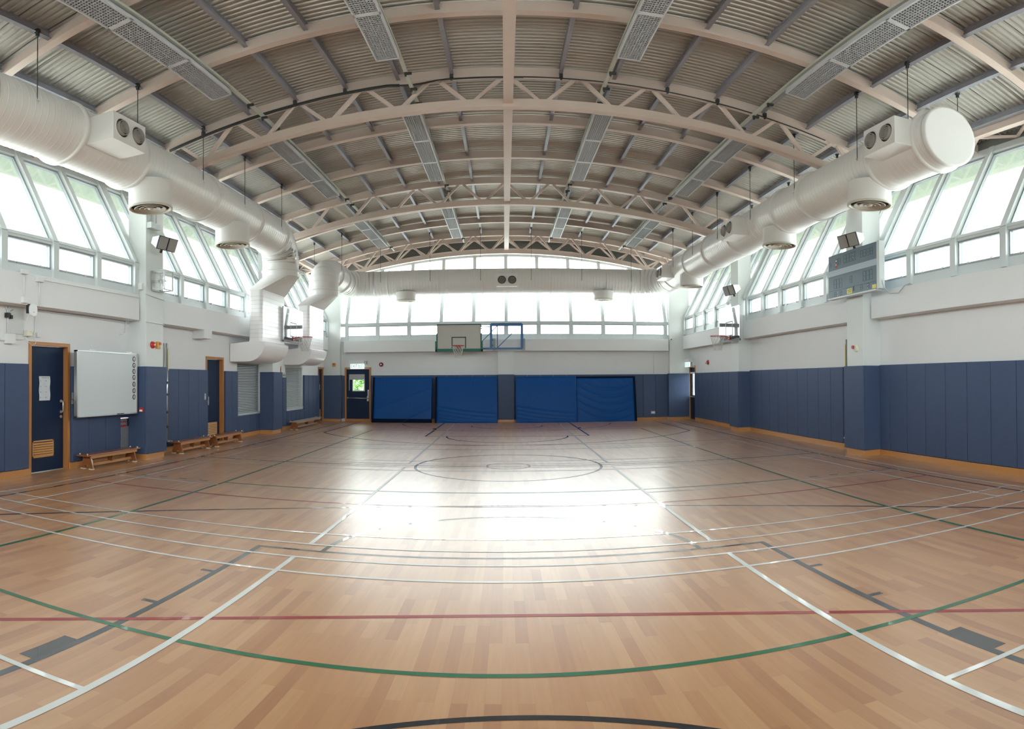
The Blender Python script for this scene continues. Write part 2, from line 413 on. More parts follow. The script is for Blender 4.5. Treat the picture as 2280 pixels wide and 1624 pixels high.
# ------------------------------------------------------------------ pillars
def pillar(x0, x1, y0, y1, z1, label, grp='white concrete pillars'):
    o = MB().box(x0,x1,y0,y1,0,z1).build('pillar', PLASTER_G, None, bevel=.012, loc=((x0+x1)/2,(y0+y1)/2,0))
    tag(o, label, 'pillar', None); return o
PTOP = 5.93
pillar(XL-.02,-7.12,10.60,11.28,PTOP,'white pillar on the left wall beside the whiteboard, nearest of the left pillars')
pillar(XL-.02,-7.08,17.57,18.22,PTOP,'white pillar on the left wall behind the first rectangular duct drop')
pillar(7.01,XR+.02,10.62,11.26,PTOP,'white pillar on the right wall carrying the grey scoreboard')
pillar(7.03,XR+.02,17.60,18.22,PTOP,'white pillar on the right wall carrying the clear basketball backboard')
pillar(-7.4,-6.68,23.93,yf+.2,5.9,'white corner pillar left of the far exit door')
pillar(6.56,7.4,23.93,yf+.2,5.9,'white corner pillar at the far right corner of the hall')
o = MB().box(-.33,.30,23.95,yf+.02,0,2.8).build('pillar', PLASTER_G, None, loc=(0,24.0,0)); tag(o,'shallow white pillar in the middle of the far wall','pillar')

# ------------------------------------------------------------------ windows
def side_window(name, side, ys, post_ok=None, xb=7.30, zs=3.46, zt=4.15, slope=.5, ztop=6.22, skip_low=()):
    w = sempty(name, (side*xb, (ys[0]+ys[-1])/2, zs))
    def P(z, off=0): # inner face x at height z on the slanted part
        return side*(xb + max(0,(z-zt))*slope + off)
    y0, y1 = ys[0], ys[-1]
    n = Vector((side*1., 0, -slope)).normalized()   # outward normal of the slanted plane
    up = Vector((side*slope, 0, 1)).normalized()
    base = Vector((side*xb, 0, zt)); L = (ztop-zt)/up.z
    def slab(mb, ya, yb, u0, u1, d0, d1):
        vs = []
        for y in (ya,yb):
            for (u,d) in ((u0,d0),(u1,d0),(u1,d1),(u0,d1)):
                p = base + up*u + n*d; vs.append((p.x, y, p.z))
        mb.add(vs, [(0,1,2,3),(7,6,5,4),(0,4,5,1),(1,5,6,2),(2,6,7,3),(3,7,4,0)])
    for i, y in enumerate(ys):
        mb = MB(); hw = .07
        if i not in skip_low: mb.box(side*(xb-.03), side*(xb+.16), y-hw, y+hw, zs, zt+.0)
        slab(mb, y-hw*.9, y+hw*.9, 0, L, -.03, .13)
        mb.build('mullion', WINF, w)
    mb = MB()
    mb.box(side*(xb+.02), side*(xb+.15), y0, y1, zt-.055, zt+.03); slab(mb, y0, y1, .0, .07, .01, .12)
    mb.build('transom', WINF, w)
    mb = MB(); slab(mb, y0, y1, L-.16, L+.02, .0, .14); mb.build('head_rail', WINF, w)
    mb = MB(); mb.box(side*(xb+.03), side*(xb+.2), y0, y1, zs-.03, zs+.17); mb.build('window_sill', WINF, w)
    for i in range(len(ys)-1):
        a, b = ys[i]+.055, ys[i+1]-.055
        # upper fixed light: thin bead frame and pane
        mb = MB()
        slab(mb, a, a+.035, .07, L-.16, .05, .10); slab(mb, b-.035, b, .07, L-.16, .05, .10)
        slab(mb, a, b, .07, .105, .05, .10); slab(mb, a, b, L-.21, L-.16, .05, .10)
        mb.build('glazing_bead', WINS, w)
        mb = MB(); slab(mb, a+.03, b-.03, .10, L-.20, .075, .081); mb.build('pane', PANE, w)
        if i in skip_low or (i+1) in skip_low or b-a < .8: continue
        x0, x1 = side*(xb+.05), side*(xb+.11); z0, z1 = zs+.17, zt-.055
        mb = MB(); t = .045
        mb.box(x0,x1,a,a+t,z0,z1); mb.box(x0,x1,b-t,b,z0,z1); mb.box(x0,x1,a+t,b-t,z0,z0+t); mb.box(x0,x1,a+t,b-t,z1-.03,z1)
        sash = mb.build('sash', WINS, w)
        MB().box(side*(xb+.075),side*(xb+.081),a+t,b-t,z0+t,z1-.03).build('pane', PANE, sash)
        for k in (.25,.75):
            y = a+(b-a)*k; mb = MB(); mb.box(side*(xb+.02),side*(xb+.05),y-.012,y+.012,z0+.01,z0+.04); mb.bar((side*(xb+.025),y,z0+.04),(side*(xb+.03),y-.07,z0+.065),.01,.01)
            mb.build('window_handle', SILV, w)
    return w
side_window('window_1', -1, [4.24,5.49,6.74,7.99,9.22,10.49])
side_window('window_2', -1, [10.60,11.35,12.38,13.63,14.87,16.08,17.35], skip_low=(0,))
side_window('window_3', -1, [17.46,18.35,19.2,20.4,21.6,22.8,23.95], xb=7.22, skip_low=(0,))
side_window('window_4', 1, [4.34,5.59,6.84,8.07,9.34,10.50], xb=7.26)
side_window('window_5', 1, [10.62,11.42,12.58,13.86,15.1,16.27,17.45], xb=7.26, skip_low=(0,))
side_window('window_6', 1, [17.56,18.4,18.98,20.2,21.4,22.6,23.9], xb=7.18, skip_low=(0,))
side_window('unseen_window_7', -1, [-2.15,-.2,1.9,3.7]); side_window('unseen_window_8', 1, [-2.15,-.2,1.9,3.7], xb=7.26)  # unseen bay beside the camera, windows put in only for their light

def far_window():
    w = sempty('window_9', (0, YF, 3.3))
    zt, zs, sl = 3.93, 3.26, .45
    xs = [-6.45+1.29*i for i in range(11)]
    y0 = 24.10
    def top(x): return arc(x, 6.97)
    def Yz(z, off=0): return y0 + max(0, z-zt)*sl + off
    for i, x in enumerate(xs):
        mb = MB(); hw = .068
        mb.box(x-hw, x+hw, y0, y0+.15, zs, zt)
        zt1 = top(x)
        vs = [(x-hw,Yz(zt),zt),(x+hw,Yz(zt),zt),(x+hw,Yz(zt)+.14,zt),(x-hw,Yz(zt)+.14,zt),(x-hw,Yz(zt1),zt1),(x+hw,Yz(zt1),zt1),(x+hw,Yz(zt1)+.14,zt1),(x-hw,Yz(zt1)+.14,zt1)]
        mb.add(vs, [(0,3,2,1),(4,5,6,7),(0,1,5,4),(1,2,6,5),(2,3,7,6),(3,0,4,7)])
        mb.build('mullion', WINF, w)
    MB().box(-7.4,7.4,y0+.01,y0+.14,zt-.07,zt+.06).build('transom', WINF, w)
    MB().box(-7.4,7.4,y0+.02,y0+.2,zs-.03,zs+.19).build('window_sill', WINF, w)
    # arched head rail
    mb = MB(); N = 24; vs = []
    for i in range(N+1):
        x = -7.3+14.6*i/N; z = arc(x, 6.97)
        vs += [(x,Yz(z),z-.1),(x,Yz(z),z+.05),(x,Yz(z)+.16,z+.05),(x,Yz(z)+.16,z-.1)]
    fs = [(4*i+k, 4*i+(k+1)%4, 4*i+4+(k+1)%4, 4*i+4+k) for i in range(N) for k in range(4)]
    mb.add(vs, fs).build('head_rail', WINF, w)
    for i in range(10):
        a, b = xs[i]+.055, xs[i+1]-.055
        za, zb = top(a)-.1, top(b)-.1; y = .07
        vs = [(a,Yz(zt+.06)+y,zt+.06),(b,Yz(zt+.06)+y,zt+.06),(b,Yz(zb)+y,zb),(a,Yz(za)+y,za)]
        vs += [(v[0],v[1]+.006,v[2]) for v in vs]
        MB().add(vs, [(0,1,2,3),(7,6,5,4),(0,4,5,1),(1,5,6,2),(2,6,7,3),(3,7,4,0)]).build('pane', PANE, w)
        z0, z1 = zs+.19, zt-.07; mb = MB(); t = .03
        mb.box(a,a+t,y0+.04,y0+.1,z0,z1); mb.box(b-t,b,y0+.04,y0+.1,z0,z1); mb.box(a+t,b-t,y0+.04,y0+.1,z0,z0+t); mb.box(a+t,b-t,y0+.04,y0+.1,z1-t,z1)
        sash = mb.build('sash', WINS, w)
        MB().box(a+t,b-t,y0+.067,y0+.073,z0+t,z1-t).build('pane', PANE, sash)
        mb = MB()
        for k in (.3,.7): xx = a+(b-a)*k; mb.box(xx-.02,xx+.02,y0+.015,y0+.04,z0+.0,z0+.035)
        mb.build('window_handle', SILV, w)
    # side panes closing the gap between end mullion and the side glazing
    for s in (-1,1):
        vs = [(s*6.52,Yz(zt),zt),(s*7.25,Yz(zt),zt),(s*7.25,Yz(6.0),6.0),(s*6.52,Yz(6.0),6.0)]
        vs = [(v[0],v[1]+.07,v[2]) for v in vs]; vs += [(v[0],v[1]+.006,v[2]) for v in vs]
        MB().add(vs, [(0,1,2,3),(7,6,5,4),(0,4,5,1),(1,5,6,2),(2,6,7,3),(3,7,4,0)]).build('pane', PANE, w)
    return w
far_window()
def added_back_window():  # unseen window strip, added to bring daylight onto the near floor
    w = sempty('added_window_10', (0, YB, 3.3)); y1, y0 = YB, YB-.15
    for i in range(13):
        x = -7.74+1.29*i; MB().box(x-.055,x+.055,y0,y1,3.24,5.3).build('mullion', WINF, w)
        if i < 12: MB().box(x+.055,x+1.235,y0+.07,y0+.076,3.3,5.3).build('pane', PANE, w)
    MB().box(-8.6,8.6,y0,y1,3.9,3.98).build('transom', WINF, w); MB().box(-8.6,8.6,y0-.05,y1,3.20,3.28).build('window_sill', WINF, w)
added_back_window()
# dark gable above the arched head, behind the last truss
mb = MB(); N = 24; vs = []
for i in range(N+1):
    x = -8.4+16.8*i/N; vs += [(x,25.5,arc(x,6.99)),(x,25.5,arc(x,DECK_Z)),(x,25.6,arc(x,DECK_Z)),(x,25.6,arc(x,6.99))]
mb.add(vs, [(4*i+k,4*i+(k+1)%4,4*i+4+(k+1)%4,4*i+4+k) for i in range(N) for k in range(4)])
struct(mb.build('trim_1', DARK))
# closure strips between window heads and roof on both sides
for k, s in ((2,-1),(3,1)):
    mb = MB(); x = s*8.36; mb.bar((x,YB,6.38),(x,25.5,6.38),.06,.36); struct(mb.build('trim_%d' % k, DARK))
# small end walls behind (continuation of the far side above the sill, out at the eaves)
# ------------------------------------------------------------------ ceiling: corrugated deck
def deck():
    ys = []; y = YB-.2; per = .115; k = 0
    while y < 26.3:
        if k % 5 == 4:
            ys += [(y,0),(y+.018,-.030),(y+.062,-.030),(y+.080,0),(y+.094,.0),(y+.098,.045),(y+.104,.045),(y+.108,0)]
        else:
            ys += [(y,0),(y+.018,-.030),(y+.062,-.030),(y+.080,0)]
        y += per; k += 1
    N = 32; vs = []; nx = N+1
    for (yy, dz) in ys:
        for i in range(nx):
            x = -9.2+18.4*i/N; vs.append((x, yy, arc(x, DECK_Z+.03)+dz))
    fs = [(j*nx+i, j*nx+i+1, (j+1)*nx+i+1, (j+1)*nx+i) for j in range(len(ys)-1) for i in range(N)]
    mb = MB(); mb.add(vs, fs, False)
    o = mb.build('ceiling', DECK, fixn=False); struct(o)
    for p in o.data.polygons: p.use_smooth = False
    # weather skin above the deck keeps daylight out
    vs = []
    for i in range(nx):
        x = -9.2+18.4*i/N; z = arc(x, DECK_Z+.2); vs += [(x,YB-.3,z-.08),(x,26.4,z-.08),(x,26.4,z),(x,YB-.3,z)]
    m2 = MB(); m2.add(vs, [(4*i+k,4*i+(k+1)%4,4*i+4+(k+1)%4,4*i+4+k) for i in range(N) for k in range(4)])
    m2.build('roof_skin', GALV, o)
deck()
for s_ in (-1, 1):
    mb = MB(); xs_ = [s_*(8.42+.8*i/6) for i in range(7)]; vs = []
    for x in xs_: vs += [(x,YB-.2,arc(x,DECK_Z)-.06),(x,26.2,arc(x,DECK_Z)-.06),(x,26.2,arc(x,DECK_Z)-.03),(x,YB-.2,arc(x,DECK_Z)-.03)]
    mb.add(vs, [(4*i+k,4*i+(k+1)%4,4*i+4+(k+1)%4,4*i+4+k) for i in range(6) for k in range(4)])
    mb.build('soffit', mat('soffit_paint', (.52,.60,.50), .8), bpy.data.objects['ceiling'])

# ------------------------------------------------------------------ roof steel
def arc_beam(mb, y, top, w, h, x0, x1, N=32, flange=True):
    """curved member whose underside is arc(x, top)"""
    vs = []
    for i in range(N+1):
        x = x0+(x1-x0)*i/N; z = arc(x, top); vs += [(x,y-w/2,z),(x,y+w/2,z),(x,y+w/2,z+h),(x,y-w/2,z+h)]
    fs = [(4*i+k,4*i+(k+1)%4,4*i+4+(k+1)%4,4*i+4+k) for i in range(N) for k in range(4)]
    fs += [(3,2,1,0),(4*N,4*N+1,4*N+2,4*N+3)]
    mb.add(vs, fs)
def truss(y, label, x_end=7.28, zb=6.84):
    t = thing('roof_truss', label, 'roof truss', (0,y,6.9), None)
    mb = MB(); arc_beam(mb, y, zb, .16, .17, -x_end, x_end); mb.build('bottom_chord', BEAMP, t)
    mb = MB(); arc_beam(mb, y, 7.52, .14, .03, -8.42, 8.42); arc_beam(mb, y, 7.55, .05, .2, -8.42, 8.42); mb.build('top_chord', BEAMP, t)
    p = 1.3
    for k in range(-5, 6):
        for s in (-1, 1):
            xt = k*p + s*.07; xb = (k+.5*s)*p - s*.07
            if abs(xb) > x_end: continue
            MB().bar((xt,y,arc(xt,7.53)),(xb,y,arc(xb,zb+.15)),.07,.07,(0,1,0)).build('web_member', BEAMP, t)
    for s in (-1, 1):
        MB().bar((s*7.05,y,arc(7.05,6.9)-.05),(s*7.05,y,arc(7.05,7.55)),.12,.12,(0,1,0)).build('web_member', BEAMP, t)
        MB().bar((s*7.2,y,arc(7.2,6.9)),(s*8.3,y,arc(8.3,7.5)),.08,.09,(0,1,0)).build('web_member', BEAMP, t)
    return t
truss(4.0, 'curved pinkish roof truss nearest the camera, seen only at the right edge')
truss(10.85, 'curved pinkish roof truss over the whiteboard pillar with black cables clipped along it')
truss(17.6, 'curved pinkish roof truss halfway down the hall over the side basketball hoops')
truss(24.35, 'front curved pinkish truss above the far windows', zb=6.76)
truss(25.2, 'rear curved pinkish truss against the dark gable, just behind the front far truss', zb=6.98)
raf = [(6.25,'nearest curved pinkish roof rafter, crossing the upper corners of the view'),(8.52,'curved pinkish rafter crossing the top of the view in front of the first truss'),
       (13.12,'first curved pinkish rafter beyond the cable-carrying truss'),(15.4,'second curved pinkish rafter beyond the cable-carrying truss'),
       (19.9,'curved pinkish rafter just beyond the middle truss'),(22.2,'curved pinkish rafter just before the far trusses')]
for y, lab in raf:
    mb = MB(); arc_beam(mb, y, 7.51, .15, .03, -8.42, 8.42); arc_beam(mb, y, 7.54, .05, .2, -8.42, 8.42)
    tag(mb.build('rafter', BEAMP, None, loc=(0,y,7.5)), lab, 'roof beam')
o = MB().box(-.055,.115,YB,24.3,6.90,7.08).build('ridge_beam', BEAMP, None, loc=(.03,11,6.9)); tag(o, 'straight pinkish ridge beam running down the middle of the roof', 'roof beam')
for s_, nm in ((-1,'left'),(1,'right')):
    t = thing('eave_beam', 'pinkish lattice eave beam running above the %s windows' % nm, 'roof beam', (s_*7.95,11,6.3))
    MB().box(s_*7.82,s_*7.96,YB,24.2,6.30,6.46).build('beam', BEAMP, t)
    for k in range(21):
        y_ = -1.9+1.25*k
        MB().bar((s_*7.94,y_,6.34),(s_*8.34,y_+.62,6.30),.05,.05).build('lattice_bar', BEAMP, t)
        MB().bar((s_*8.34,y_+.63,6.30),(s_*7.94,y_+1.25,6.34),.05,.05).build('lattice_bar', BEAMP, t)
# purlins: dark C sections with pale bottom flange
pn = {1:'first',2:'second',3:'third',4:'fourth',5:'fifth',6:'sixth',7:'seventh',8:'eighth'}
for s in (-1,1):
    for k in range(1,9):
        x = s*.97*k; z = arc(x, DECK_Z)-.17; a = math.atan2(x, math.sqrt(RR*RR-x*x))
        u = Vector((math.sin(a),0,math.cos(a))); v = Vector((math.cos(a),0,-math.sin(a)))
        mb = MB(); c = Vector((x,0,z))
        for (du0,du1,dv0,dv1) in ((0,.17,-.004,.004),(0,.008,-.035,.035),(.16,.17,-.035,.035)):
            vs = []
            for y in (YB, 26.2):
                for (uu,vv) in ((du0,dv0),(du1,dv0),(du1,dv1),(du0,dv1)):
                    p = c+u*uu+v*vv; vs.append((p.x,y,p.z))
            mb.add(vs, [(0,1,2,3),(7,6,5,4),(0,4,5,1),(1,5,6,2),(2,6,7,3),(3,7,4,0)])
        tag(mb.build('purlin', PURL, None, loc=(x,11,z)), 'dark steel roof purlin, %s %s of the ridge beam' % (pn[k], 'left' if s<0 else 'right'), 'roof purlin', 'roof purlins')

# ------------------------------------------------------------------ ceiling light troughs
def light_proto():
    L = 4.35; w = .37; h = .10
    t = thing('ceiling_light', '', 'ceiling light', (0,0,0), 'long grilled ceiling lights')
    mb = MB()
    mb.box(-w/2,w/2,0,L,h-.012,h)
    for x in (-w/2, w/2-.022): mb.box(x,x+.022,0,L,0,h)
    for y in (0, L-.022): mb.box(-w/2,w/2,y,y+.022,0,h)
    for k in (1,2): mb.box(-w/2,w/2,k*L/3-.04,k*L/3+.04,0,.02)
    mb.build('housing', LGREY, t)
    gl = None
    for k in range(3):
        y0 = k*L/3+.03; y1 = (k+1)*L/3-.03
        if gl is None:
            mb = MB()
            n = 26
            for i in range(n+1): y = y0+(y1-y0)*i/n; mb.box(-w/2+.03,w/2-.03,y-.0045,y+.0045,.004,.03)
            for i in range(9): x = -w/2+.03+(w-.06)*i/8; hw = .0035 if i!=4 else .006; mb.box(x-hw,x+hw,y0,y1,.004,.03)
            gl = mb.build('grille', GRILLE, t); lo = MB().box(-w/2+.02,w/2-.02,y0,y1,.034,.036).build('reflector', LINT, gl)
        else:
            g2 = gl.copy(); COL.objects.link(g2); g2.location = (0,k*L/3,0); l2 = lo.copy(); COL.objects.link(l2); l2.parent = g2
    for y in (.5, L-.5):
        for xr in (-.1,.1): MB().cyl((xr,y,h+.18),.006,.36,'z',6).build('hanger_rod', GALV, t)
    return t
lp = light_proto(); first = True
colname = {-4.62:'outer left row',-1.81:'inner left row',1.86:'inner right row',4.70:'outer right row'}
rowname = {4.8:'nearest the camera',11.5:'in the middle of the hall',18.35:'nearest the far windows'}
for x in (-4.62,-1.81,1.86,4.70):
    for y in (4.8,11.5,18.35):
        z = 7.05 if abs(x) < 3 else 6.77
        lab = 'grilled ceiling light in the %s, the one %s' % (colname[x], rowname[y])
        tilt = math.atan2(x, RR)*.9
        o = lp if first else dup(lp, (x,y,z), lab); o.location = (x,y,z); o['label'] = lab; o.rotation_euler = (0,tilt,0); first = False
for x, xx, nm in ((-4.62,-4.47,'outer left'),(-1.81,-1.66,'inner left'),(1.86,1.71,'inner right'),(4.70,4.55,'outer right')):
    z = (7.20 if abs(x) < 3 else 6.94)
    t = thing('cable_trunking', 'pale straight cable trunking running along the %s row of ceiling lights' % nm, 'trunking', (xx,11,z))
    MB().box(xx-.03,xx+.03,2,24.2,z,z+.05).build('channel', mat('trunking_paint', (.50,.52,.46), .5), t)
    for y in (9.9,10.55,11.2,16.6,17.2,23.3):
        mb = MB(); mb.box(xx-.02,xx+.10,y-.02,y+.02,z-.05,z-.005); mb.box(xx-.015,xx+.015,y-.015,y+.015,z-.09,z-.04); mb.build('clamp', CABLE, t)
    for y in (6.2,13.1,19.9): MB().cyl((xx,y,z+.2),.006,.36,'z',6).build('hanger_rod', GALV, t)

# black cables clipped along the first truss
t = thing('cable_bundle', 'bundle of black cables clipped along the underside of the first full truss', 'cable', (0,10.7,7.4))
for j, (x0, x1) in enumerate(((-6.6,6.2),(-6.6,-1.9),(-6.6,-1.9),(-6.6,.3))):
    pts = []
    for i in range(61):
        x = x0+(x1-x0)*i/60; z = arc(x,7.50)-.03-.028*(j%2); 
        if -2.1 < x < -1.2: z -= .05*math.sin((x+2.1)/.9*PI)
        pts.append((x, 10.73-.028*(j//2)-.01, z))
    MB().tube(pts, .0135, 6).build('cable', CABLE, t)
for x in (-5.82,-3.88,-2.91,-.97,.97,2.91,3.88,4.85):
    z = arc(x,7.5)
    mb = MB(); mb.box(x-.03,x+.03,10.68,10.75,z-.02,z+.06); mb.box(x-.018,x+.018,10.69,10.73,z-.07,z-.02); mb.build('clip', CABLE, t)

# ------------------------------------------------------------------ air ducts
DR = .52
def duct_profile(path_pts, step=.125, rings=()):
    """resample a smooth path and return points, radii with fine spiral ridges"""
    P = [Vector(p) for p in path_pts]; out = []; rad = []
    tot = 0.; seglen = [(P[i+1]-P[i]).length for i in range(len(P)-1)]; L = sum(seglen)
    def at(s):
        i = 0
        while i < len(seglen)-1 and s > seglen[i]: s -= seglen[i]; i += 1
        return P[i]+(P[i+1]-P[i])*(s/seglen[i])
    s = 0
    while s < L:
        for ds, dr in ((0,0),(.010,0),(.014,.0035),(.022,.0035),(.026,0),(.036,0)):
            if s+ds < L: out.append(at(s+ds)); rad.append(DR+dr)
        s += step
    out.append(at(L)); rad.append(DR)
    return out, rad
def bend(c, a, b, r, n=10):
    """quarter bend around centre c from direction a to b (unit vectors from centre)"""
    return [Vector(c)+Vector(a)*r*math.cos(t*PI/2/n)+Vector(b)*r*math.sin(t*PI/2/n) for t in range(n+1)]
def ring(mb, c, d, w=.06, dr=.045):
    c = Vector(c); d = Vector(d).normalized()
    mb.tube([c-d*w/2, c-d*w/2, c+d*w/2, c+d*w/2], [DR-.01, DR+dr, DR+dr, DR-.01], 48, caps=False)
def drum(par, x, y, zc, zb, dr=.395):
    mb = MB(); mb.tube([(x,y,zc-.12),(x,y,zb+.02)], dr, 40, caps=False); mb.tube([(x,y,zb+.02),(x,y,zb+.02)],[dr,dr-.01],40,caps=False)
    d = mb.build('diffuser_drum', DUCT, par)
    mb = MB(); mb.lathe([(dr+.008,zb+.03),(dr+.008,zb),(dr-.02,zb-.006),(dr-.045,zb+.01),(dr-.05,zb+.05)],(x,y,0),'z',40)
    for r in (.29,.20,.11): mb.lathe([(r,zb+.004),(r-.012,zb-.004),(r-.055,zb+.055)],(x,y,0),'z',40)
    mb.lathe([(.055,zb+.02),(.045,zb),(.001,zb-.002)],(x,y,0),'z',24)
    mb.build('diffuser_cone', mat('diffuser_cream',(.66,.62,.54),.45), d)
    MB().cyl((x,y,zb+.065),dr-.03,.01,'z',40).build('diffuser_throat', VENT, d)
def jetbox(par, face_c, nrm, w=.8, h=.47, depth=.45):
    """box with two swivel nozzles, face centre face_c, outward normal nrm (unit, horizontal)"""
    n = Vector(nrm); a = Vector((0,0,1)).cross(n); c = Vector(face_c)
    mb = MB(); mb.bar(c-n*depth, c, w, h); b = mb.build('jet_box', DUCT, par, bevel=.006)
    for s in (-1,1):
        p = c + a*s*w*.245
        ax = 'x' if abs(n.x) > .5 else 'y'; dv = n.x if ax=='x' else n.y
        mb = MB()
        mb.lathe([(.175,.002),(.172,.012),(.158,.014),(.155,.0)], p, ax, 32, dv)
        k = mb.build('nozzle_collar', DUCT, b)
        MB().lathe([(.155,.004),(.001,.004)], p, ax, 32, dv).build('nozzle_recess', VENT, b)
        q = p - Vector((0,0,.012)) + Vector((0,-.02,0))*(1 if ax=='x' else 0)
        mb = MB()
        mb.lathe([(.125,.006),(.128,.06),(.118,.065),(.108,.03)], q, ax, 28, dv)
        for r in (.086,.060,.034): mb.lathe([(r+.010,.02),(r+.008,.062),(r-.004,.064),(r-.006,.02)], q, ax, 24, dv)
        mb.lathe([(.016,.01),(.012,.066),(.001,.068)], q, ax, 12, dv)
        mb.build('nozzle', DUCTG, b)
        MB().lathe([(.12,.016),(.001,.016)], q, ax, 28, dv).build('nozzle_throat', VENT, b)
def drop(par, x, y, zc, ry0, ry1, rx0, rx1, zr_top=4.2, zr_bot=2.75):
    """round end collar -> tapered transition -> rectangular drop -> curved shoe into the wall"""
    z0 = zc
    mb = MB(); mb.tube([(x,y,z0+.16),(x,y,z0)], DR+.006, 48, caps=False); mb.tube([(x,y,z0+.19),(x,y,z0+.19),(x,y,z0+.15),(x,y,z0+.15)],[DR,DR+.03,DR+.03,DR],48,caps=False)
    mb.build('collar', DUCT, par)
    # transition loft circle -> rectangle
    n = 48; cv = []; rv = []
    cx, cy = (rx0+rx1)/2, (ry0+ry1)/2; hx, hy = (rx1-rx0)/2, (ry1-ry0)/2
    for k in range(n):
        th = 2*PI*k/n; cv.append((x+DR*math.cos(th), y+DR*math.sin(th), z0))
        c_, s_ = math.cos(th), math.sin(th); m = max(abs(c_), abs(s_)); rv.append((cx+hx*c_/m, cy+hy*s_/m, zr_top+.0))
    mb = MB(); mb.add(cv+rv, [(k,(k+1)%n,n+(k+1)%n,n+k) for k in range(n)], False); mb.build('transition', DUCT, par)
    mb = MB(); e_ = .09
    poly = []
    for (px,py,a0) in ((rx1-e_,ry1-e_,0),(rx0+e_,ry1-e_,90),(rx0+e_,ry0+e_,180),(rx1-e_,ry0+e_,270)):
        for t_ in range(6): a = math.radians(a0+90*t_/5); poly.append((px+e_*math.cos(a), py+e_*math.sin(a)))
    mb.prism(poly,'z',zr_bot,zr_top); r = mb.build('rectangular_duct', DUCT, par)
    mb = MB()
    zz = zr_bot+.11
    g = [(cx+(p-cx)*1.004, cy+(q_-cy)*1.002) for p,q_ in poly]
    while zz < zr_top-.1: mb.prism([(cx+(p-cx)*1.01, cy+(q_-cy)*1.003) for p,q_ in poly],'z',zz,zz+.008); zz += .115
    mb.build('seam', mat('duct_seam',(.62,.62,.64),.5), r)
    for zq in (zr_top-.03, zr_bot):
        MB().prism([(cx+(p-cx)*1.06, cy+(q_-cy)*1.015) for p,q_ in poly],'z',zq,zq+.03).build('flange', DUCT, r)
    # shoe: quarter bend towards the wall
    N = 12; zb_ = zr_bot; rad = (rx1-rx0)+.06; xw = rx0-.55
    prof = [(rx0, zb_)]
    hgt = .50
    prof += [(rx0+.0, zb_-.05)]
    outer = [(rx0+(rx1-rx0+.10)*math.cos(t_*PI/2/N), zb_-.05-hgt*math.sin(t_*PI/2/N)) for t_ in range(N+1)]
    pl = [(rx0,zb_),(rx1,zb_)] + outer + [(xw, zb_-.05-hgt),(xw, zb_-.05)]
    MB().prism([(p,q_) for p,q_ in pl],'y',ry0-.03,ry1+.03).build('wall_shoe', DUCT, par)
ZL = 5.70; ZR = 5.60
lt = thing('air_duct', 'white round air duct along the left wall ending in a rectangular drop', 'air duct', (-6.3,10,ZL))
path = [Vector((-6.3,YB+.1,ZL)), Vector((-6.3,15.55,ZL))] + bend((-6.3,15.55,ZL-.7),(0,0,1),(0,1,0),.7,8)[1:] + [Vector((-6.3,16.25,4.80))]
pts, rad = duct_profile(path); MB().tube(pts, rad, 48).build('duct_tube', DUCT, lt)
for y in (5.2,7.0,8.7,11.4,13.75,15.5):
    mb = MB(); ring(mb, (-6.3,y,ZL), (0,1,0)); mb.build('flange_ring', DUCT, lt)
drop(lt, -6.3, 16.25, 4.62, 15.5, 17.33, -6.98, -6.58)
drum(lt, -6.06, 9.15, ZL-.25, 4.82); drum(lt, -6.12, 12.68, ZL-.25, 4.82)
jetbox(lt, (-5.36,7.52,5.63), (1,0,0), .84, .48, .5)
rt = thing('air_duct', 'large white round air duct along the right wall turning across the far windows', 'air duct', (6.3,12,ZR))
YD = 23.82
path = [Vector((6.3,7.08,ZR)), Vector((6.3,YD-1.2,ZR-.02))] + [Vector((v.x,v.y,ZR-.05)) for v in bend((5.1,YD-1.2,ZR),(1,0,0),(0,1,0),1.2,8)[1:]] + \
       [Vector((-5.2,YD,ZR-.08))] + [Vector((v.x,v.y,ZR-.08)) for v in bend((-5.2,YD-1.1,ZR),(0,1,0),(-1,0,0),1.1,8)[1:]] + \
       [Vector((-6.3,21.1,ZR-.08))] + bend((-6.3,21.1,ZR-.78),(0,0,1),(0,-1,0),.7,8)[1:] + [Vector((-6.3,20.4,4.80))]
pts, rad = duct_profile(path); MB().tube(pts, rad, 48).build('duct_tube', DUCT, rt)
mb = MB(); mb.tube([(6.3,7.05,ZR),(6.3,7.05,ZR),(6.3,7.14,ZR),(6.3,7.14,ZR)],[DR-.03,DR+.012,DR+.012,DR],48,caps=False); mb.tube([(6.3,7.05,ZR),(6.3,7.06,ZR)],DR-.03,48)
mb.build('end_cap', DUCT, rt)
for y in (7.36,8.62,11.2,12.5,15.3,17.4,19.4,21.9):
    mb = MB(); ring(mb, (6.3,y,ZR), (0,1,0)); mb.build('flange_ring', DUCT, rt)
for x in (4.9,3.9,1.75,-.9,-2.6,-4.6):
    mb = MB(); ring(mb, (x,YD,ZR-.08), (1,0,0), .03, .015); mb.build('flange_ring', DUCT, rt)
for y in (22.2,21.2): mb = MB(); ring(mb, (-6.3,y,ZR-.08), (0,1,0)); mb.build('flange_ring', DUCT, rt)
drop(rt, -6.3, 20.4, 4.62, 19.4, 21.1, -6.92, -6.5)
for x, y in ((6.1,9.0),(6.2,12.9),(6.2,19.75)): drum(rt, x, y, ZR-.25, 4.80)
for x in (-3.9,3.8): drum(rt, x, 23.6, ZR-.35, 4.79)
jetbox(rt, (5.45,7.78,5.62), (-1,0,0), .84, .48, .5)
jetbox(rt, (5.45,14.38,5.50), (-1,0,0), .80, .46, .5)
jetbox(rt, (5.45,21.2,5.50), (-1,0,0), .80, .46, .5)
jetbox(rt, (.04,23.2,5.50), (0,-1,0), .80, .50, .5)
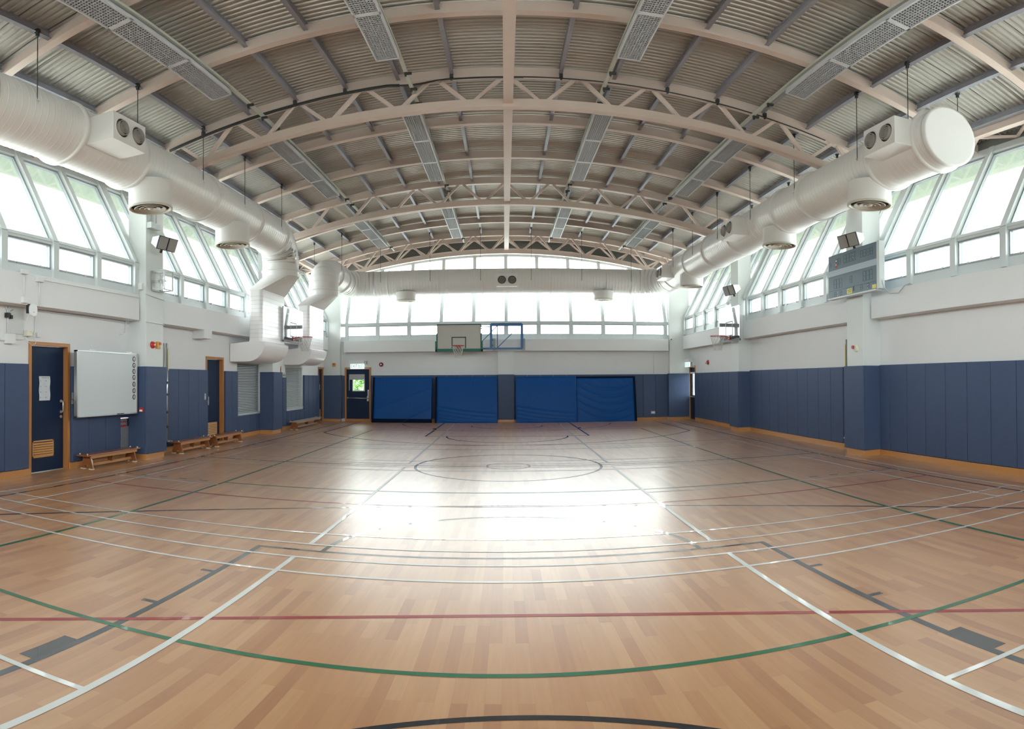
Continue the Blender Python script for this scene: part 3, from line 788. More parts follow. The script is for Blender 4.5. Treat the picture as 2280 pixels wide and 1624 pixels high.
# hanger rods
def hanger(x, y, zbot, label, zt=None):
    ztop = arc(x, DECK_Z)-.16
    t = thing('duct_hanger', label, 'hanger rod', (x,y,zbot), 'threaded rods carrying the air ducts')
    MB().cyl((x,y,(ztop+zbot)/2),.007,ztop-zbot,'z',6).build('rod', CABLE, t)
    mb = MB(); mb.box(x-.03,x+.03,y-.03,y+.03,ztop-.03,ztop+.04); mb.box(x-.02,x+.02,y-.02,y+.02,ztop-.09,ztop-.02); mb.build('clamp', CABLE, t)
    mb = MB(); mb.cyl((x,y,zbot),.012,.02,'z',8); mb.cyl((x,y,zbot+.03),.028,.006,'z',12); mb.build('nut', SILV, t)
for i, y in enumerate((5.95,8.35,10.65,12.65,15.0)):
    hanger(-5.79, y, ZL, 'thin rod hanging the left duct, inner side, %s from the camera' % ORD[i])
for i, y in enumerate((5.95,8.35,12.65,15.0)):
    hanger(-6.82, y, ZL, 'thin black rod hanging the left duct, window side, %s from the camera' % ORD[i])
for i, y in enumerate((7.45,8.9,11.3,13.65,16.0,18.3,20.55)):
    hanger(5.78, y, ZR, 'thin black rod hanging the right duct, inner side, %s from the camera' % ORD[i])
for i, y in enumerate((7.45,8.9,11.3,13.65,16.0,18.3)):
    hanger(6.83, y, ZR, 'thin black rod hanging the right duct, window side, %s from the camera' % ORD[i])
for i, x in enumerate((-4.85,-2.91,-.97,.97,2.91,4.85)):
    hanger(x, 23.27, ZR-.1, 'thin rod hanging the far cross duct, hall side, %s from the left' % ORD[i])
for i, x in enumerate((-5.79,-6.82)):
    hanger(x, 21.0, ZR-.1, 'thin rod hanging the far left duct elbow, %s side' % ('inner' if i==0 else 'window'))

# ------------------------------------------------------------------ skirting
def skirt(name, boxes):
    mb = MB()
    for b in boxes: mb.box(*b)
    return struct(mb.build(name, SKIRT))
skirt('baseboard_left', [(XL,-7.50,YB,7.59,0,.12),(XL,-7.50,8.64,10.6,0,.12),(XL,-7.50,11.28,14.04,0,.12),(XL,-7.50,15.08,17.6,0,.12),(XL3,-7.33,18.2,18.55,0,.12),(XL3,-7.33,19.05,23.14,0,.12)])
skirt('baseboard_right', [(XR,7.40,YB,10.62,0,.12),(XR,7.40,11.26,17.6,0,.12),(XR3,7.33,18.2,23.0,0,.12)])
skirt('baseboard_far', [(-5.43,-.33,YF+.04,yf,0,.1),(.30,6.52,YF+.04,yf,0,.1),(-7.4,-6.66,23.89,23.94,0,.1),(6.54,7.4,23.89,23.94,0,.1),(-.34,.31,23.92,23.96,0,.1)])
def pillar_skirt(n, xa, xb, y0, y1):
    s = 1 if xb > 0 else -1
    mb = MB(); mb.box(xa, xb, y0-.02, y1+.02, 0, .12); struct(mb.build('trim_%d' % n, SKIRT))
pillar_skirt(4, -7.6, -7.105, 10.6, 11.28); pillar_skirt(5, -7.6, -7.065, 17.57, 18.22)
pillar_skirt(6, 6.995, 7.5, 10.62, 11.26); pillar_skirt(7, 7.015, 7.5, 17.6, 18.22)

# ------------------------------------------------------------------ wall pads
GRP = 'dark blue wall pads'
def pad_x(side, xf, y0, y1, z0, z1, label, grp=GRP):
    """padded panel on a side wall, face at xf"""
    xb = xf+side*.07
    mb = MB().box(xf, xb, y0+.004, y1-.004, z0, z1)
    o = mb.build('wall_pad', PAD, None, bevel=.012, loc=((xf+xb)/2,(y0+y1)/2,(z0+z1)/2)); tag(o, label, 'wall pad', grp); return o
def pads_between(side, xf, ys, z0, z1, fmt):
    for i in range(len(ys)-1): pad_x(side, xf, ys[i], ys[i+1], z0, z1, fmt % ORD[i])
PT = 1.95
pads_between(-1, -7.48, [7.52,6.95,6.37,5.8,5.2][::-1] and [5.2,5.8,6.37,6.95,7.52], .13, PT, 'blue wall pad left of the near left door, %s towards the door')
pad_x(-1, -7.48, 8.68, 9.17, .13, 1.93, 'dark blue wall pad right of the near left door, mostly behind the whiteboard')
pad_x(-1, -7.48, 9.17, 9.70, .13, 1.93, 'dark blue wall pad under the middle of the whiteboard')
pad_x(-1, -7.48, 9.70, 10.21, .13, 1.93, 'dark blue wall pad under the right half of the whiteboard, beside the metal cabinet')
pad_x(-1, -7.48, 10.21, 10.58, .90, 1.93, 'short dark blue wall pad above the metal cabinet, behind the whiteboard corner')
pads_between(-1, -7.48, [12.04,12.54,13.04,13.54,14.06], .13, 1.94, 'blue wall pad between near left pillar and second left door, %s from pillar')
pad_x(-1, -7.48, 11.55, 12.02, .13, .42, 'short dark blue wall pad at floor level behind the left volleyball post')
pads_between(-1, -7.48, [15.1,15.5,15.9], .13, 1.93, 'blue wall pad between second left door and first shutter, %s from door')
pads_between(-1, -7.48, [15.9,16.32,16.74,17.16,17.58], .13, .64, 'low blue wall pad under the first louvred shutter, %s from its left end')
pad_x(-1, -7.31, 19.06, 19.42, .13, 1.77, 'narrow dark blue wall pad left of the second louvred shutter')
pads_between(-1, -7.31, [19.42,19.88,20.34,20.8,21.28], .13, .62, 'low blue wall pad under the second louvred shutter, %s from its left end')
pads_between(-1, -7.31, [21.3,21.8,22.3,22.75,23.15], .13, 1.86, 'blue wall pad between second shutter and far left door, %s from shutter')
ysr = [10.58,10.21,9.63,9.05,8.47,7.89,7.30,6.71,6.12,5.5]
for i in range(len(ysr)-1): pad_x(1, 7.38, ysr[i+1], ysr[i], .13, 1.91, 'blue wall pad on the near right wall, %s from the scoreboard pillar' % ORD[i])
ys2 = [17.58,17.24,16.65,16.1,15.52,14.95,14.34,13.78,13.21,12.61,12.05]
for i in range(len(ys2)-1): pad_x(1, 7.38, ys2[i+1], ys2[i], .13, 1.90, 'blue wall pad between the two right pillars, %s from the farther pillar' % ORD[i])
pad_x(1, 7.38, 11.55, 12.03, .13, .32, 'short dark blue wall pad at floor level behind the right volleyball post')
ys3 = [22.98,22.5,22.05,21.42,20.85,20.3,19.77,19.2,18.75,18.25]
for i in range(len(ys3)-1): pad_x(1, 7.31, ys3[i+1], ys3[i], .13, 1.88, 'blue wall pad between far right door and hoop pillar, %s from door' % ORD[i])
def pad_y(x0, x1, z0, z1, label, yface=YF):
    o = MB().box(x0+.004,x1-.004,yface,yface+.065,z0,z1).build('wall_pad', PAD, None, bevel=.01, loc=((x0+x1)/2,yface+.03,(z0+z1)/2)); tag(o, label, 'wall pad', GRP)
xs = [-5.43+.51*i for i in range(11)]
for i in range(10): pad_y(xs[i], min(xs[i+1],-.34), .11, 1.86, 'blue far wall pad left of the middle pillar, %s from the exit door' % ORD[i])
xs = [.31+.5175*i for i in range(13)]
for i in range(12): pad_y(xs[i], xs[i+1], .11, 1.85, 'blue far wall pad right of the middle pillar, %s from the pillar' % ORD[i])
pad_y(-.34, .31, .11, 1.87, 'dark blue wall pad on the middle pillar of the far wall', 23.88)
mb = MB().box(-7.36,-6.62,23.86,23.925,.11,1.87).box(-6.675,-6.62,23.925,24.1,.11,1.87)
tag(mb.build('pillar_pad', PAD, None, loc=(-7,23.9,1)), 'dark blue padding on the far left corner pillar beside the exit door', 'wall pad')
pad_y(-6.615,-6.53,.11,1.86,'narrow dark blue wall pad squeezed between the far left corner pillar and exit door')
mb = MB().box(6.50,7.36,23.86,23.925,.11,1.87).box(6.50,6.555,23.925,24.1,.11,1.87)
tag(mb.build('pillar_pad', PAD, None, loc=(7,23.9,1)), 'dark blue padding on the far right corner pillar', 'wall pad')
def pillar_pad(side, xf, y0, y1, z1, label):
    s = side; mb = MB(); t = .055
    mb.box(xf-s*t*0, xf+s*t, y0-t, y1+t, .13, z1); mb.box(xf+s*t, xf+s*.47, y0-t, y0, .13, z1); mb.box(xf+s*t, xf+s*.47, y1, y1+t, .13, z1)
    tag(mb.build('pillar_pad', PAD, None, bevel=.012, loc=(xf,(y0+y1)/2,1.)), label, 'wall pad')
pillar_pad(-1, -7.06, 10.6, 11.28, 1.96, 'dark blue padding wrapped round the near left pillar')
pillar_pad(-1, -7.02, 17.57, 18.22, 1.93, 'dark blue padding wrapped round the second left pillar')
pillar_pad(1, 6.955, 10.62, 11.26, 1.90, 'dark blue padding wrapped round the scoreboard pillar')
pillar_pad(1, 6.97, 17.6, 18.22, 1.87, 'dark blue padding wrapped round the right hoop pillar')

# ------------------------------------------------------------------ doors in the side walls
def side_door(name, side, xw, y0, y1, z1, louver=None, handle=True, paper=False, leaf_off=.09, glass=False):
    d = sempty(name, (xw,(y0+y1)/2,0)); s = side; fw = .065
    mb = MB(); x0, x1 = xw-s*.02, xw+s*.18
    mb.box(x0,x1,y0,y0+fw,0,z1); mb.box(x0,x1,y1-fw,y1,0,z1); mb.box(x0,x1,y0+fw,y1-fw,z1-fw,z1); mb.build('door_frame', DFRAME, d)
    xl = xw+s*leaf_off; a, b = y0+fw+.003, y1-fw-.003
    mb = MB()
    if glass:
        ga, gb, gz0, gz1 = a+.14, b-.14, .98, 1.86
        mb.box(xl,xl+s*.045,a,ga,.01,z1-fw-.004); mb.box(xl,xl+s*.045,gb,b,.01,z1-fw-.004); mb.box(xl,xl+s*.045,ga,gb,.01,gz0); mb.box(xl,xl+s*.045,ga,gb,gz1,z1-fw-.004)
    else: mb.box(xl,xl+s*.045,a,b,.01,z1-fw-.004)
    leaf = mb.build('door_leaf', DBLUE, d)
    if glass:
        MB().box(xl+s*.02,xl+s*.026,ga,gb,gz0,gz1).build('door_glass', PANE, leaf)
        MB().box(xl-s*.05,xl-s*.02,a+.05,b-.05,.90,.94).build('push_bar', SILV, leaf)
        MB().box(xl-s*.06,xl-s*.0,ga-.03,gb+.03,gz1,gz1+.06).build('blind_box', WHITE, leaf)
    if louver:
        ya, yb, za, zb = louver; mb = MB(); t = .025
        mb.box(xl-s*.012,xl,ya,ya+t,za,zb); mb.box(xl-s*.012,xl,yb-t,yb,za,zb); mb.box(xl-s*.012,xl,ya,yb,za,za+t); mb.box(xl-s*.012,xl,ya,yb,zb-t,zb)
        zz = za+.036
        while zz < zb-.02: mb.bar((xl-s*.012,ya+t,zz),(xl-s*.012,yb-t,zz),.036,.006,(-s*.80,0,.60)); zz += .043
        mb.build('louvre_grille', LOUV, leaf)
    if handle:
        y = b-.07; mb = MB(); mb.tube([(xl,y,1.28),(xl-s*.05,y,1.28),(xl-s*.06,y,1.26),(xl-s*.06,y,1.10),(xl-s*.05,y,1.08),(xl,y,1.08)],.012,8)
        mb.cyl((xl-s*.008,y,1.28),.028,.014,'x',14); mb.cyl((xl-s*.008,y,1.08),.028,.014,'x',14); mb.build('pull_handle', SILV, leaf)
        MB().cyl((xl-s*.008,y,.99),.028,.016,'x',16).build('lock_cylinder', SILV, leaf)
    MB().box(xl-s*.005,xl+s*.05,a,b,.0,.012).build('threshold', SILV, d)
    return d, leaf, xl
d1, leaf1, xl1 = side_door('door_1', -1, XL, 7.57, 8.66, 2.35, louver=(7.76,8.32,.27,.58))
side_door('door_2', -1, XL, 14.04, 15.08, 2.30, louver=(14.18,14.86,.2,.54), handle=False)
side_door('door_3', -1, XL3, 18.55, 19.05, 2.14, handle=False)
side_door('door_4', -1, XL3, 23.14, 24.0, 2.20, louver=(23.3,23.75,.2,.5), handle=False)
side_door('door_5', 1, XR3, 23.04, 24.06, 2.18, handle=False, glass=True)
# notice on the near door
t = thing('paper_notice', 'white laminated paper notice taped on the near left blue door', 'notice', (xl1+.01,8.06,1.52))
mb = MB(); N = 10; vs = []
for i in range(N+1):
    for j in range(7): vs.append((xl1+.004+.006*math.sin(i*1.1+j*.9)+.004, 7.93+.29*j/6, 1.30+.44*i/N))
mb.add(vs, [(i*7+j,i*7+j+1,(i+1)*7+j+1,(i+1)*7+j) for i in range(N) for j in range(6)], True); mb.build('sheet', PAPER, t, fixn=False)
for i in range(4):
    for j in range(2): MB().box(xl1+.016,xl1+.017,7.95+.14*j,7.975+.14*j,1.35+i*.1,1.358+i*.1).build('printed_mark', INK, t)
MB().box(xl1+.016,xl1+.017,7.99,8.18,1.708,1.714).build('printed_heading', INK, t)

# far exit door
d = sempty('door_6', (-5.98,yf,0)); x0, x1 = -6.52, -5.44
mb = MB(); mb.box(x0,x0+.06,YF-.02,yf+.12,0,2.19); mb.box(x1-.06,x1,YF-.02,yf+.12,0,2.19); mb.box(x0+.06,x1-.06,YF-.02,yf+.12,2.13,2.19); mb.box(x0+.06,x1-.06,YF-.03,yf+.05,0,.10); mb.build('door_frame', DFRAME, d)
mb = MB(); a, b = x0+.063, x1-.063; g = (-6.22,-5.70,1.22,1.72); ya, yb = yf-.01, yf+.04
mb.box(a,g[0],ya,yb,.1,2.125); mb.box(g[1],b,ya,yb,.1,2.125); mb.box(g[0],g[1],ya,yb,.1,g[2]); mb.box(g[0],g[1],ya,yb,1.9,2.125)
leaf = mb.build('door_leaf', DBLUE, d)
mb = MB(); t_ = .04
mb.box(g[0],g[0]+t_,ya-.01,yb,g[2],1.9); mb.box(g[1]-t_,g[1],ya-.01,yb,g[2],1.9); mb.box(g[0]+t_,g[1]-t_,ya-.01,yb,g[2],g[2]+t_); mb.box(g[0]+t_,g[1]-t_,ya-.01,yb,1.86,1.9); mb.build('window_frame', WHITE, leaf)
MB().box(g[0]+t_,g[1]-t_,ya+.02,ya+.026,g[2]+t_,1.86).build('door_glass', PANE, leaf)
MB().box(-6.34,-5.70,ya-.08,ya-.01,1.69,1.91).build('roller_blind', mat('blind_fabric',(.42,.42,.43),.8), leaf)
MB().box(-6.35,-6.34,ya-.05,ya-.01,1.25,1.8).build('blind_chain', WHITE, leaf)
mb = MB(); mb.tube([(-6.42,ya-.06,.95),(-5.55,ya-.06,.93)],.02,10); mb.box(-5.60,-5.53,ya-.07,ya,.82,1.02); mb.box(-6.44,-6.39,ya-.07,ya,.92,.98); mb.build('push_bar', SILV, leaf)
MB().box(-5.58,-5.53,ya-.03,ya,1.0,1.28).build('lock_case', SILV, leaf)
# exit sign over it
t = thing('exit_sign', 'lit green and white exit sign hanging over the far exit door', 'exit sign', (-5.98,YF-.12,2.3))
mb = MB(); mb.box(-6.3,-5.68,YF-.16,YF-.05,2.33,2.47); mb.build('sign_housing', WHITE, t)
mb = MB(); mb.box(-6.26,-5.68,YF-.135,YF-.10,2.13,2.335); mb.build('sign_panel', SIGNW, t)
mb = MB(); mb.box(-5.66,-5.60,YF-.12,YF+.05,2.30,2.44); mb.build('sign_bracket', GALV, t)
lettering('sign_lettering', 'EXIT', .19, (-6.10,YF-.137,2.232), (math.radians(90),0,0), SIGNG, t, (.72,1))
lettering('sign_lettering', '出口', .16, (-5.82,YF-.137,2.232), (math.radians(90),0,0), SIGNG, t, (.80,1.05))
t = thing('exit_sign', 'small exit sign seen nearly edge-on over the far right door', 'exit sign', (7.2,23.6,2.3))
MB().box(7.14,7.30,23.2,23.9,2.32,2.46).build('sign_housing', WHITE, t); MB().box(7.19,7.22,23.25,23.88,2.13,2.32).build('sign_panel', SIGNW, t)
MB().box(7.24,7.33,23.28,23.32,2.15,2.46).build('sign_bracket', GALV, t)
lettering('sign_lettering', 'EXIT', .17, (7.188,23.73,2.225), (math.radians(90),0,math.radians(-90)), SIGNG, t, (.72,1))
lettering('sign_lettering', '出口', .14, (7.188,23.42,2.225), (math.radians(90),0,math.radians(-90)), SIGNG, t, (.85,1.05))

# ------------------------------------------------------------------ louvred shutters
def shutter(side, xw, y0, y1, z0, z1, label):
    s = side; t = thing('louvred_shutter', label, 'shutter', (xw,(y0+y1)/2,z0))
    mb = MB(); x0, x1 = xw-s*.012, xw+s*.13; f = .05
    mb.box(x0,x1,y0,y0+f*.5,z0,z1); mb.box(x0,x1,y1-f*2,y1,z0,z1); mb.box(x0,x1,y0,y1,z1-.03,z1); mb.box(xw-s*.03,x1,y0,y1,z0,z0+.045); mb.build('frame', WINF, t)
    MB().box(xw+s*.115,xw+s*.125,y0,y1,z0,z1).build('backing', SLATD, t)
    mb = MB(); z = z0+.07
    while z < z1-.04: mb.bar((xw+s*.065,y0+.025,z),(xw+s*.065,y1-.1,z),.05,.006,(s*.55,0,-.83)); z += .049
    mb.build('slats', SLAT, t)
    return t
shutter(-1, XL, 15.93, 17.75, .66, 2.2, 'grey louvred shutter in the left wall nearer the camera, before the second pillar')
shutter(-1, XL3, 19.43, 21.27, .66, 2.15, 'grey louvred shutter in the left wall beyond the second pillar')

# ------------------------------------------------------------------ metal cabinet under the whiteboard
t = thing('hose_cabinet', 'recessed grey metal cabinet with red characters below the whiteboard corner', 'cabinet', (-7.55,10.45,.2))
MB().box(XL-.02,-7.525,10.23,10.60,.17,.87).build('cabinet_door', GALV, t)
MB().box(-7.525,-7.515,10.25,10.57,.17,.24).build('bottom_rail', SILV, t)
lettering('printed_text', 'EXTING', .065, (-7.522,10.36,.80), (math.radians(90),0,math.radians(90)), RED, t, (.9,1))
lettering('printed_text', '■■■■', .065, (-7.522,10.36,.71), (math.radians(90),0,math.radians(90)), RED, t, (.85,.9))
MB().box(-7.525,-7.515,10.235,10.255,.42,.54).build('cabinet_handle', BLACK, t)
MB().box(-7.525,-7.51,10.49,10.53,.70,.86).build('cabinet_vent', BLACK, t)

# ------------------------------------------------------------------ whiteboard
t = thing('whiteboard', 'large white magnetic board on the left wall beside the near door', 'whiteboard', (-7.3,9.5,1.))
MB().box(-7.30,-7.265,8.55,10.46,1.005,2.20).build('board_face', WBOARD, t)
mb = MB(); f = .025; x0, x1 = -7.32, -7.25
mb.box(x0,x1,8.525,8.55,.985,2.225); mb.box(x0,x1,10.46,10.485,.985,2.225); mb.box(x0,x1,8.525,10.485,.98,1.005); mb.box(x0,x1,8.525,10.485,2.20,2.225); mb.build('board_frame', SILV, t)
MB().box(-7.25,-7.21,8.58,10.44,.985,.995).build('pen_tray', SILV, t)
for y in (9.05,10.25):
    MB().box(-7.33,-7.27,y-.06,y+.06,2.225,2.255).build('mounting_clip', WHITE, t)
    for z in (1.2,2.05): MB().box(-7.49,-7.32,y-.03,y+.03,z-.03,z+.03).build('wall_standoff', CABLE, t)
for i, z in enumerate((2.11,1.98,1.855,1.73,1.59,1.455,1.325)):
    m = thing('round_magnet', 'round white magnet with dark ring on the whiteboard, %s from the top' % ORD[i], 'magnet', (-7.262,10.37,z), 'magnets on the whiteboard')
    mb = MB(); mb.lathe([(.052,0),(.052,.006),(.034,.008),(.034,0)],(-7.2645,10.37,z),'x',24); mb.build('ring', MAG, m)
    MB().lathe([(.034,.005),(.001,.006)],(-7.2645,10.37,z),'x',20).build('face', WHITE, m)
    MB().box(-7.2595,-7.257,10.362,10.378,z-.018-.008*(i%2),z+.012+.006*(i%3)).build('symbol', MAG, m)
for i,(y,c) in enumerate(((9.80,BLACK),(9.92,BLACK))):
    o = MB().tube([(-7.23,y-.05,1.003),(-7.23,y+.05,1.003)],.008,8).build('marker_pen', c, None, loc=(-7.23,y,1.0)); tag(o, 'black marker pen on the whiteboard tray, %s one' % ('left' if i==0 else 'right'), 'pen', 'pens on the whiteboard tray')

# card readers by the door
t = thing('card_reader', 'grey door entry reader between the near left door frame and the whiteboard, upper one', 'card reader', (-7.46,8.66,1.37))
MB().box(-7.48,-7.44,8.595+.05,8.73,1.31,1.44).build('reader_body', GALV, t, bevel=.006)
t = thing('card_reader', 'round-buttoned grey door release under the card reader by the near left door', 'door release', (-7.46,8.66,1.27))
MB().box(-7.48,-7.44,8.64,8.72,1.225,1.30).build('release_plate', SILV, t, bevel=.004); MB().cyl((-7.437,8.68,1.262),.02,.01,'x',16).build('release_button', GALV, t)
# fire call point on the pillar pad side and alarms
t = thing('call_point', 'small red square fire call point on the side of the near left pillar padding', 'call point', (-7.2,10.54,1.06))
MB().box(-7.23,-7.13,10.505,10.545,1.01,1.10).build('call_point_body', RED, t, bevel=.006); MB().box(-7.215,-7.145,10.50,10.506,1.02,1.06).build('press_glass', WHITE, t)
def alarm_x(side, xw, y, z, label, r=.075, m=RED):
    t = thing('fire_bell', label, 'alarm', (xw,y,z)); s = side
    MB().lathe([(r,0),(r,.02),(r*.9,.045),(r*.5,.075),(.001,.08)],(xw,y,z),'x',28,-s).build('bell_dome', m, t)
    MB().lathe([(r*.35,.078),(.001,.088)],(xw,y,z),'x',16,-s).build('bell_mark', WHITE, t)
alarm_x(-1, -7.12, 10.83, 2.42, 'red round alarm bell on the near left pillar')
t = thing('strobe_alarm', 'amber box with a red button on the near left pillar beside the red bell', 'alarm', (-7.1,11.02,2.42))
MB().box(-7.12,-7.06,10.96,11.08,2.35,2.50).build('alarm_body', ORANGE, t, bevel=.01); MB().box(-7.065,-7.04,11.03,11.09,2.43,2.48).build('alarm_button', RED, t, bevel=.005)
t = thing('call_point', 'cream round alarm with red knob on the scoreboard pillar', 'alarm', (7.0,10.89,2.3))
MB().lathe([(.075,0),(.075,.03),(.06,.05),(.001,.055)],(7.01,10.86,2.27),'x',24,-1).build('alarm_base', CREAM, t); MB().cyl((6.95,10.93,2.30),.035,.04,'x',12).build('alarm_knob', RED, t)
t = thing('fire_bell', 'small dark red round bell on the far wall right of the exit door', 'alarm', (-5.02,yf,2.3))
MB().lathe([(.09,0),(.09,.02),(.07,.05),(.001,.07)],(-5.02,yf,2.30),'y',28,-1).build('bell_dome', mat('dark_red',(.22,.02,.04),.4), t); MB().lathe([(.03,.066),(.001,.072)],(-5.02,yf,2.3),'y',14,-1).build('bell_mark', WHITE, t)
t = thing('strobe_alarm', 'amber box with a dark button on the far left corner pillar', 'alarm', (-6.92,23.93,2.3))
MB().box(-6.99,-6.86,23.88,23.93,2.23,2.37).build('alarm_body', ORANGE, t, bevel=.008); MB().box(-6.96,-6.90,23.87,23.885,2.31,2.35).build('alarm_button', RED, t)
t = thing('fire_bell', 'tiny red alarm on the right wall near the far right door', 'alarm', (7.36,21.5,2.26))
MB().lathe([(.09,0),(.09,.02),(.05,.07),(.001,.08)],(XR3,21.5,2.26),'x',20,-1).build('bell_dome', RED, t); MB().box(7.28,7.30,21.40,21.55,2.2,2.26).build('bell_mark', GREYP, t)
t = thing('socket_plate', 'small light socket plate low on the far wall padding right of the mats', 'socket', (5.9,YF-.01,.28))
MB().box(5.80,5.98,YF-.012,YF,.24,.35).build('plate', mat('socket_grey',(.45,.48,.5),.5), t, bevel=.003); MB().box(5.84,5.94,YF-.016,YF-.012,.27,.32).build('socket_face', WHITE, t)

# ------------------------------------------------------------------ wifi unit, conduits and boxes at the near left
t = thing('access_point', 'white oval wireless unit high on the wall above the near left door', 'wireless unit', (-7.23,7.34,2.85))
MB().box(-7.275,-7.235,7.235,7.30,2.79,2.95).build('unit_bracket', BLACK, t)
mb = MB(); poly = []
for k in range(28):
    a = 2*PI*k/28; c_, s_ = math.cos(a), math.sin(a); poly.append((7.345+.09*math.copysign(abs(c_)**.75,c_), 2.85+.105*math.copysign(abs(s_)**.75,s_)))
mb.prism(poly,'x',-7.235,-7.20); mb.build('unit_cover', WHITE, t, bevel=.008); MB().box(-7.199,-7.197,7.33,7.36,2.81,2.82).build('unit_mark', GREYP, t)
def boxthing(name, label, cat, b, m=PLASTER, bev=.005):
    c = ((b[0]+b[1])/2,(b[2]+b[3])/2,b[4]); o = MB().box(*b).build(name, m, None, bevel=bev, loc=c); return tag(o, label, cat)
boxthing('junction_box', 'grey wall junction box low to the left of the near left door frame', 'junction box', (XL,-7.45,6.98,7.17,2.28,2.45))
boxthing('junction_box', 'small cream plug box below the oval wireless unit', 'junction box', (XL,-7.44,7.44,7.56,2.43,2.53), CREAM)
boxthing('junction_box', 'small grey surface socket just right of the cream plug box above the near left door', 'junction box', (XL,-7.50,7.75,7.84,2.43,2.51))
boxthing('junction_box', 'small grey conduit box at the underside of the near left ring beam', 'junction box', (-7.24,-7.18,7.08,7.20,2.95,3.05))
boxthing('junction_box', 'small grey conduit box on top of the near left ring beam', 'junction box', (-7.24,-7.18,7.06,7.20,3.44,3.52))
boxthing('junction_box', 'grey conduit box on the ring beam above the oval wireless unit', 'junction box', (-7.24,-7.18,7.42,7.58,3.35,3.44))
def conduit(label, pts, r=.011, m=None):
    c = pts[0]; o = MB().tube(pts, r, 8).build('conduit', m or PLASTER, None, loc=c); return tag(o, label, 'conduit')
conduit('thin grey conduit down the near ring beam between its two small boxes', [(-7.23,7.14,3.44),(-7.23,7.14,3.05)])
conduit('long grey conduit along the top of the near left ring beam to the pillar', [(-7.232,7.58,3.40),(-7.232,9.0,3.40),(-7.232,10.52,3.40)], .013)
conduit('long grey conduit along the underside of the near left ring beam', [(-7.53,7.7,2.90),(-7.53,9.0,2.90),(-7.53,10.55,2.88)], .012)
conduit('vertical grey conduit from the ring beam down past the oval wireless unit', [(-7.225,7.50,3.36),(-7.225,7.50,2.95),(-7.53,7.72,2.93),(-7.53,7.72,2.55),(-7.53,7.66,2.46),(-7.53,7.50,2.42)], .011)
conduit('curved grey conduit dropping into the grey junction box from the left', [(-7.53,6.3,2.95),(-7.53,6.9,2.95),(-7.53,7.0,2.92),(-7.53,7.05,2.84),(-7.53,7.05,2.45)], .013)
conduit('second grey conduit dropping into the grey junction box, beside the curved one', [(-7.53,7.22,2.98),(-7.53,7.12,2.90),(-7.53,7.10,2.80),(-7.53,7.10,2.45)], .011)
conduit('grey conduit running from the grey junction box towards the cream plug box', [(-7.53,7.16,2.37),(-7.53,7.40,2.37),(-7.53,7.46,2.39),(-7.53,7.50,2.43)], .014)
conduit('horizontal grey conduit entering the grey junction box from the left edge of the view', [(-7.53,6.2,2.33),(-7.53,6.98,2.33)], .012)
conduit('thin white cable looping from the oval wireless unit over the near door frame', [(-7.26,7.28,2.77),(-7.48,7.42,2.62),(-7.51,7.42,2.45),(-7.50,7.50,2.34),(-7.50,7.60,2.28),(-7.50,7.70,2.31),(-7.50,7.71,2.38),(-7.51,7.68,2.44)], .004, WHITE)
t = thing('switch_isolator', 'black switch fitting on the conduits left of the near left door', 'switch', (-7.5,7.03,2.75))
MB().box(-7.54,-7.46,6.99,7.05,2.72,2.80).build('switch_body', BLACK, t); MB().box(-7.50,-7.45,7.06,7.10,2.70,2.76).build('switch_cap', BLACK, t); MB().tube([(-7.48,7.08,2.76),(-7.48,7.08,2.84),(-7.48,7.13,2.86)],.008,6).build('switch_lever', STEEL, t)
conduit('thin grey conduit rising up the inner corner of the near left pillar', [(-7.53,10.2,2.64),(-7.53,10.35,2.64),(-7.52,10.42,2.68),(-7.52,10.44,2.78),(-7.52,10.44,3.5)], .012)
conduit('thin grey conduit crossing the near left pillar at ring beam height', [(-7.13,10.58,2.91),(-7.10,10.6,2.90),(-7.10,11.29,2.88)], .01)
conduit('pair of pale conduits wrapping the near left pillar above the ring beam', [(-7.13,10.57,3.50),(-7.10,10.60,3.48),(-7.10,11.29,3.42)], .011)
boxthing('junction_box', 'white box on the near side of the near left pillar below the caged fan', 'junction box', (-7.30,-7.18,10.53,10.60,3.58,3.72), WHITE)
boxthing('trunking_box', 'pale steel cable box with conduits high on the near left pillar above the floodlight', 'cable box', (-7.12,-7.0,10.62,10.98,4.92,5.05), WINF)
mb = MB()
for y in (10.66,10.71,10.76,10.81,10.93): mb.cyl((-7.08,y,5.28),.014,.46,'z',8)
tag(mb.build('conduit', WINF, None, loc=(-7.08,10.8,5.28)), 'row of pale vertical conduits entering the steel cable box under the left duct', 'conduit')
conduit('thin pale conduit down the far wall left corner from ring beam to pads', [(-6.50,23.92,2.80),(-6.50,23.92,1.88)], .012)
conduit('thin pale conduit on the far wall right of the ring beam end', [(5.95,YF+.05,2.80),(5.95,YF+.05,1.88)], .010)

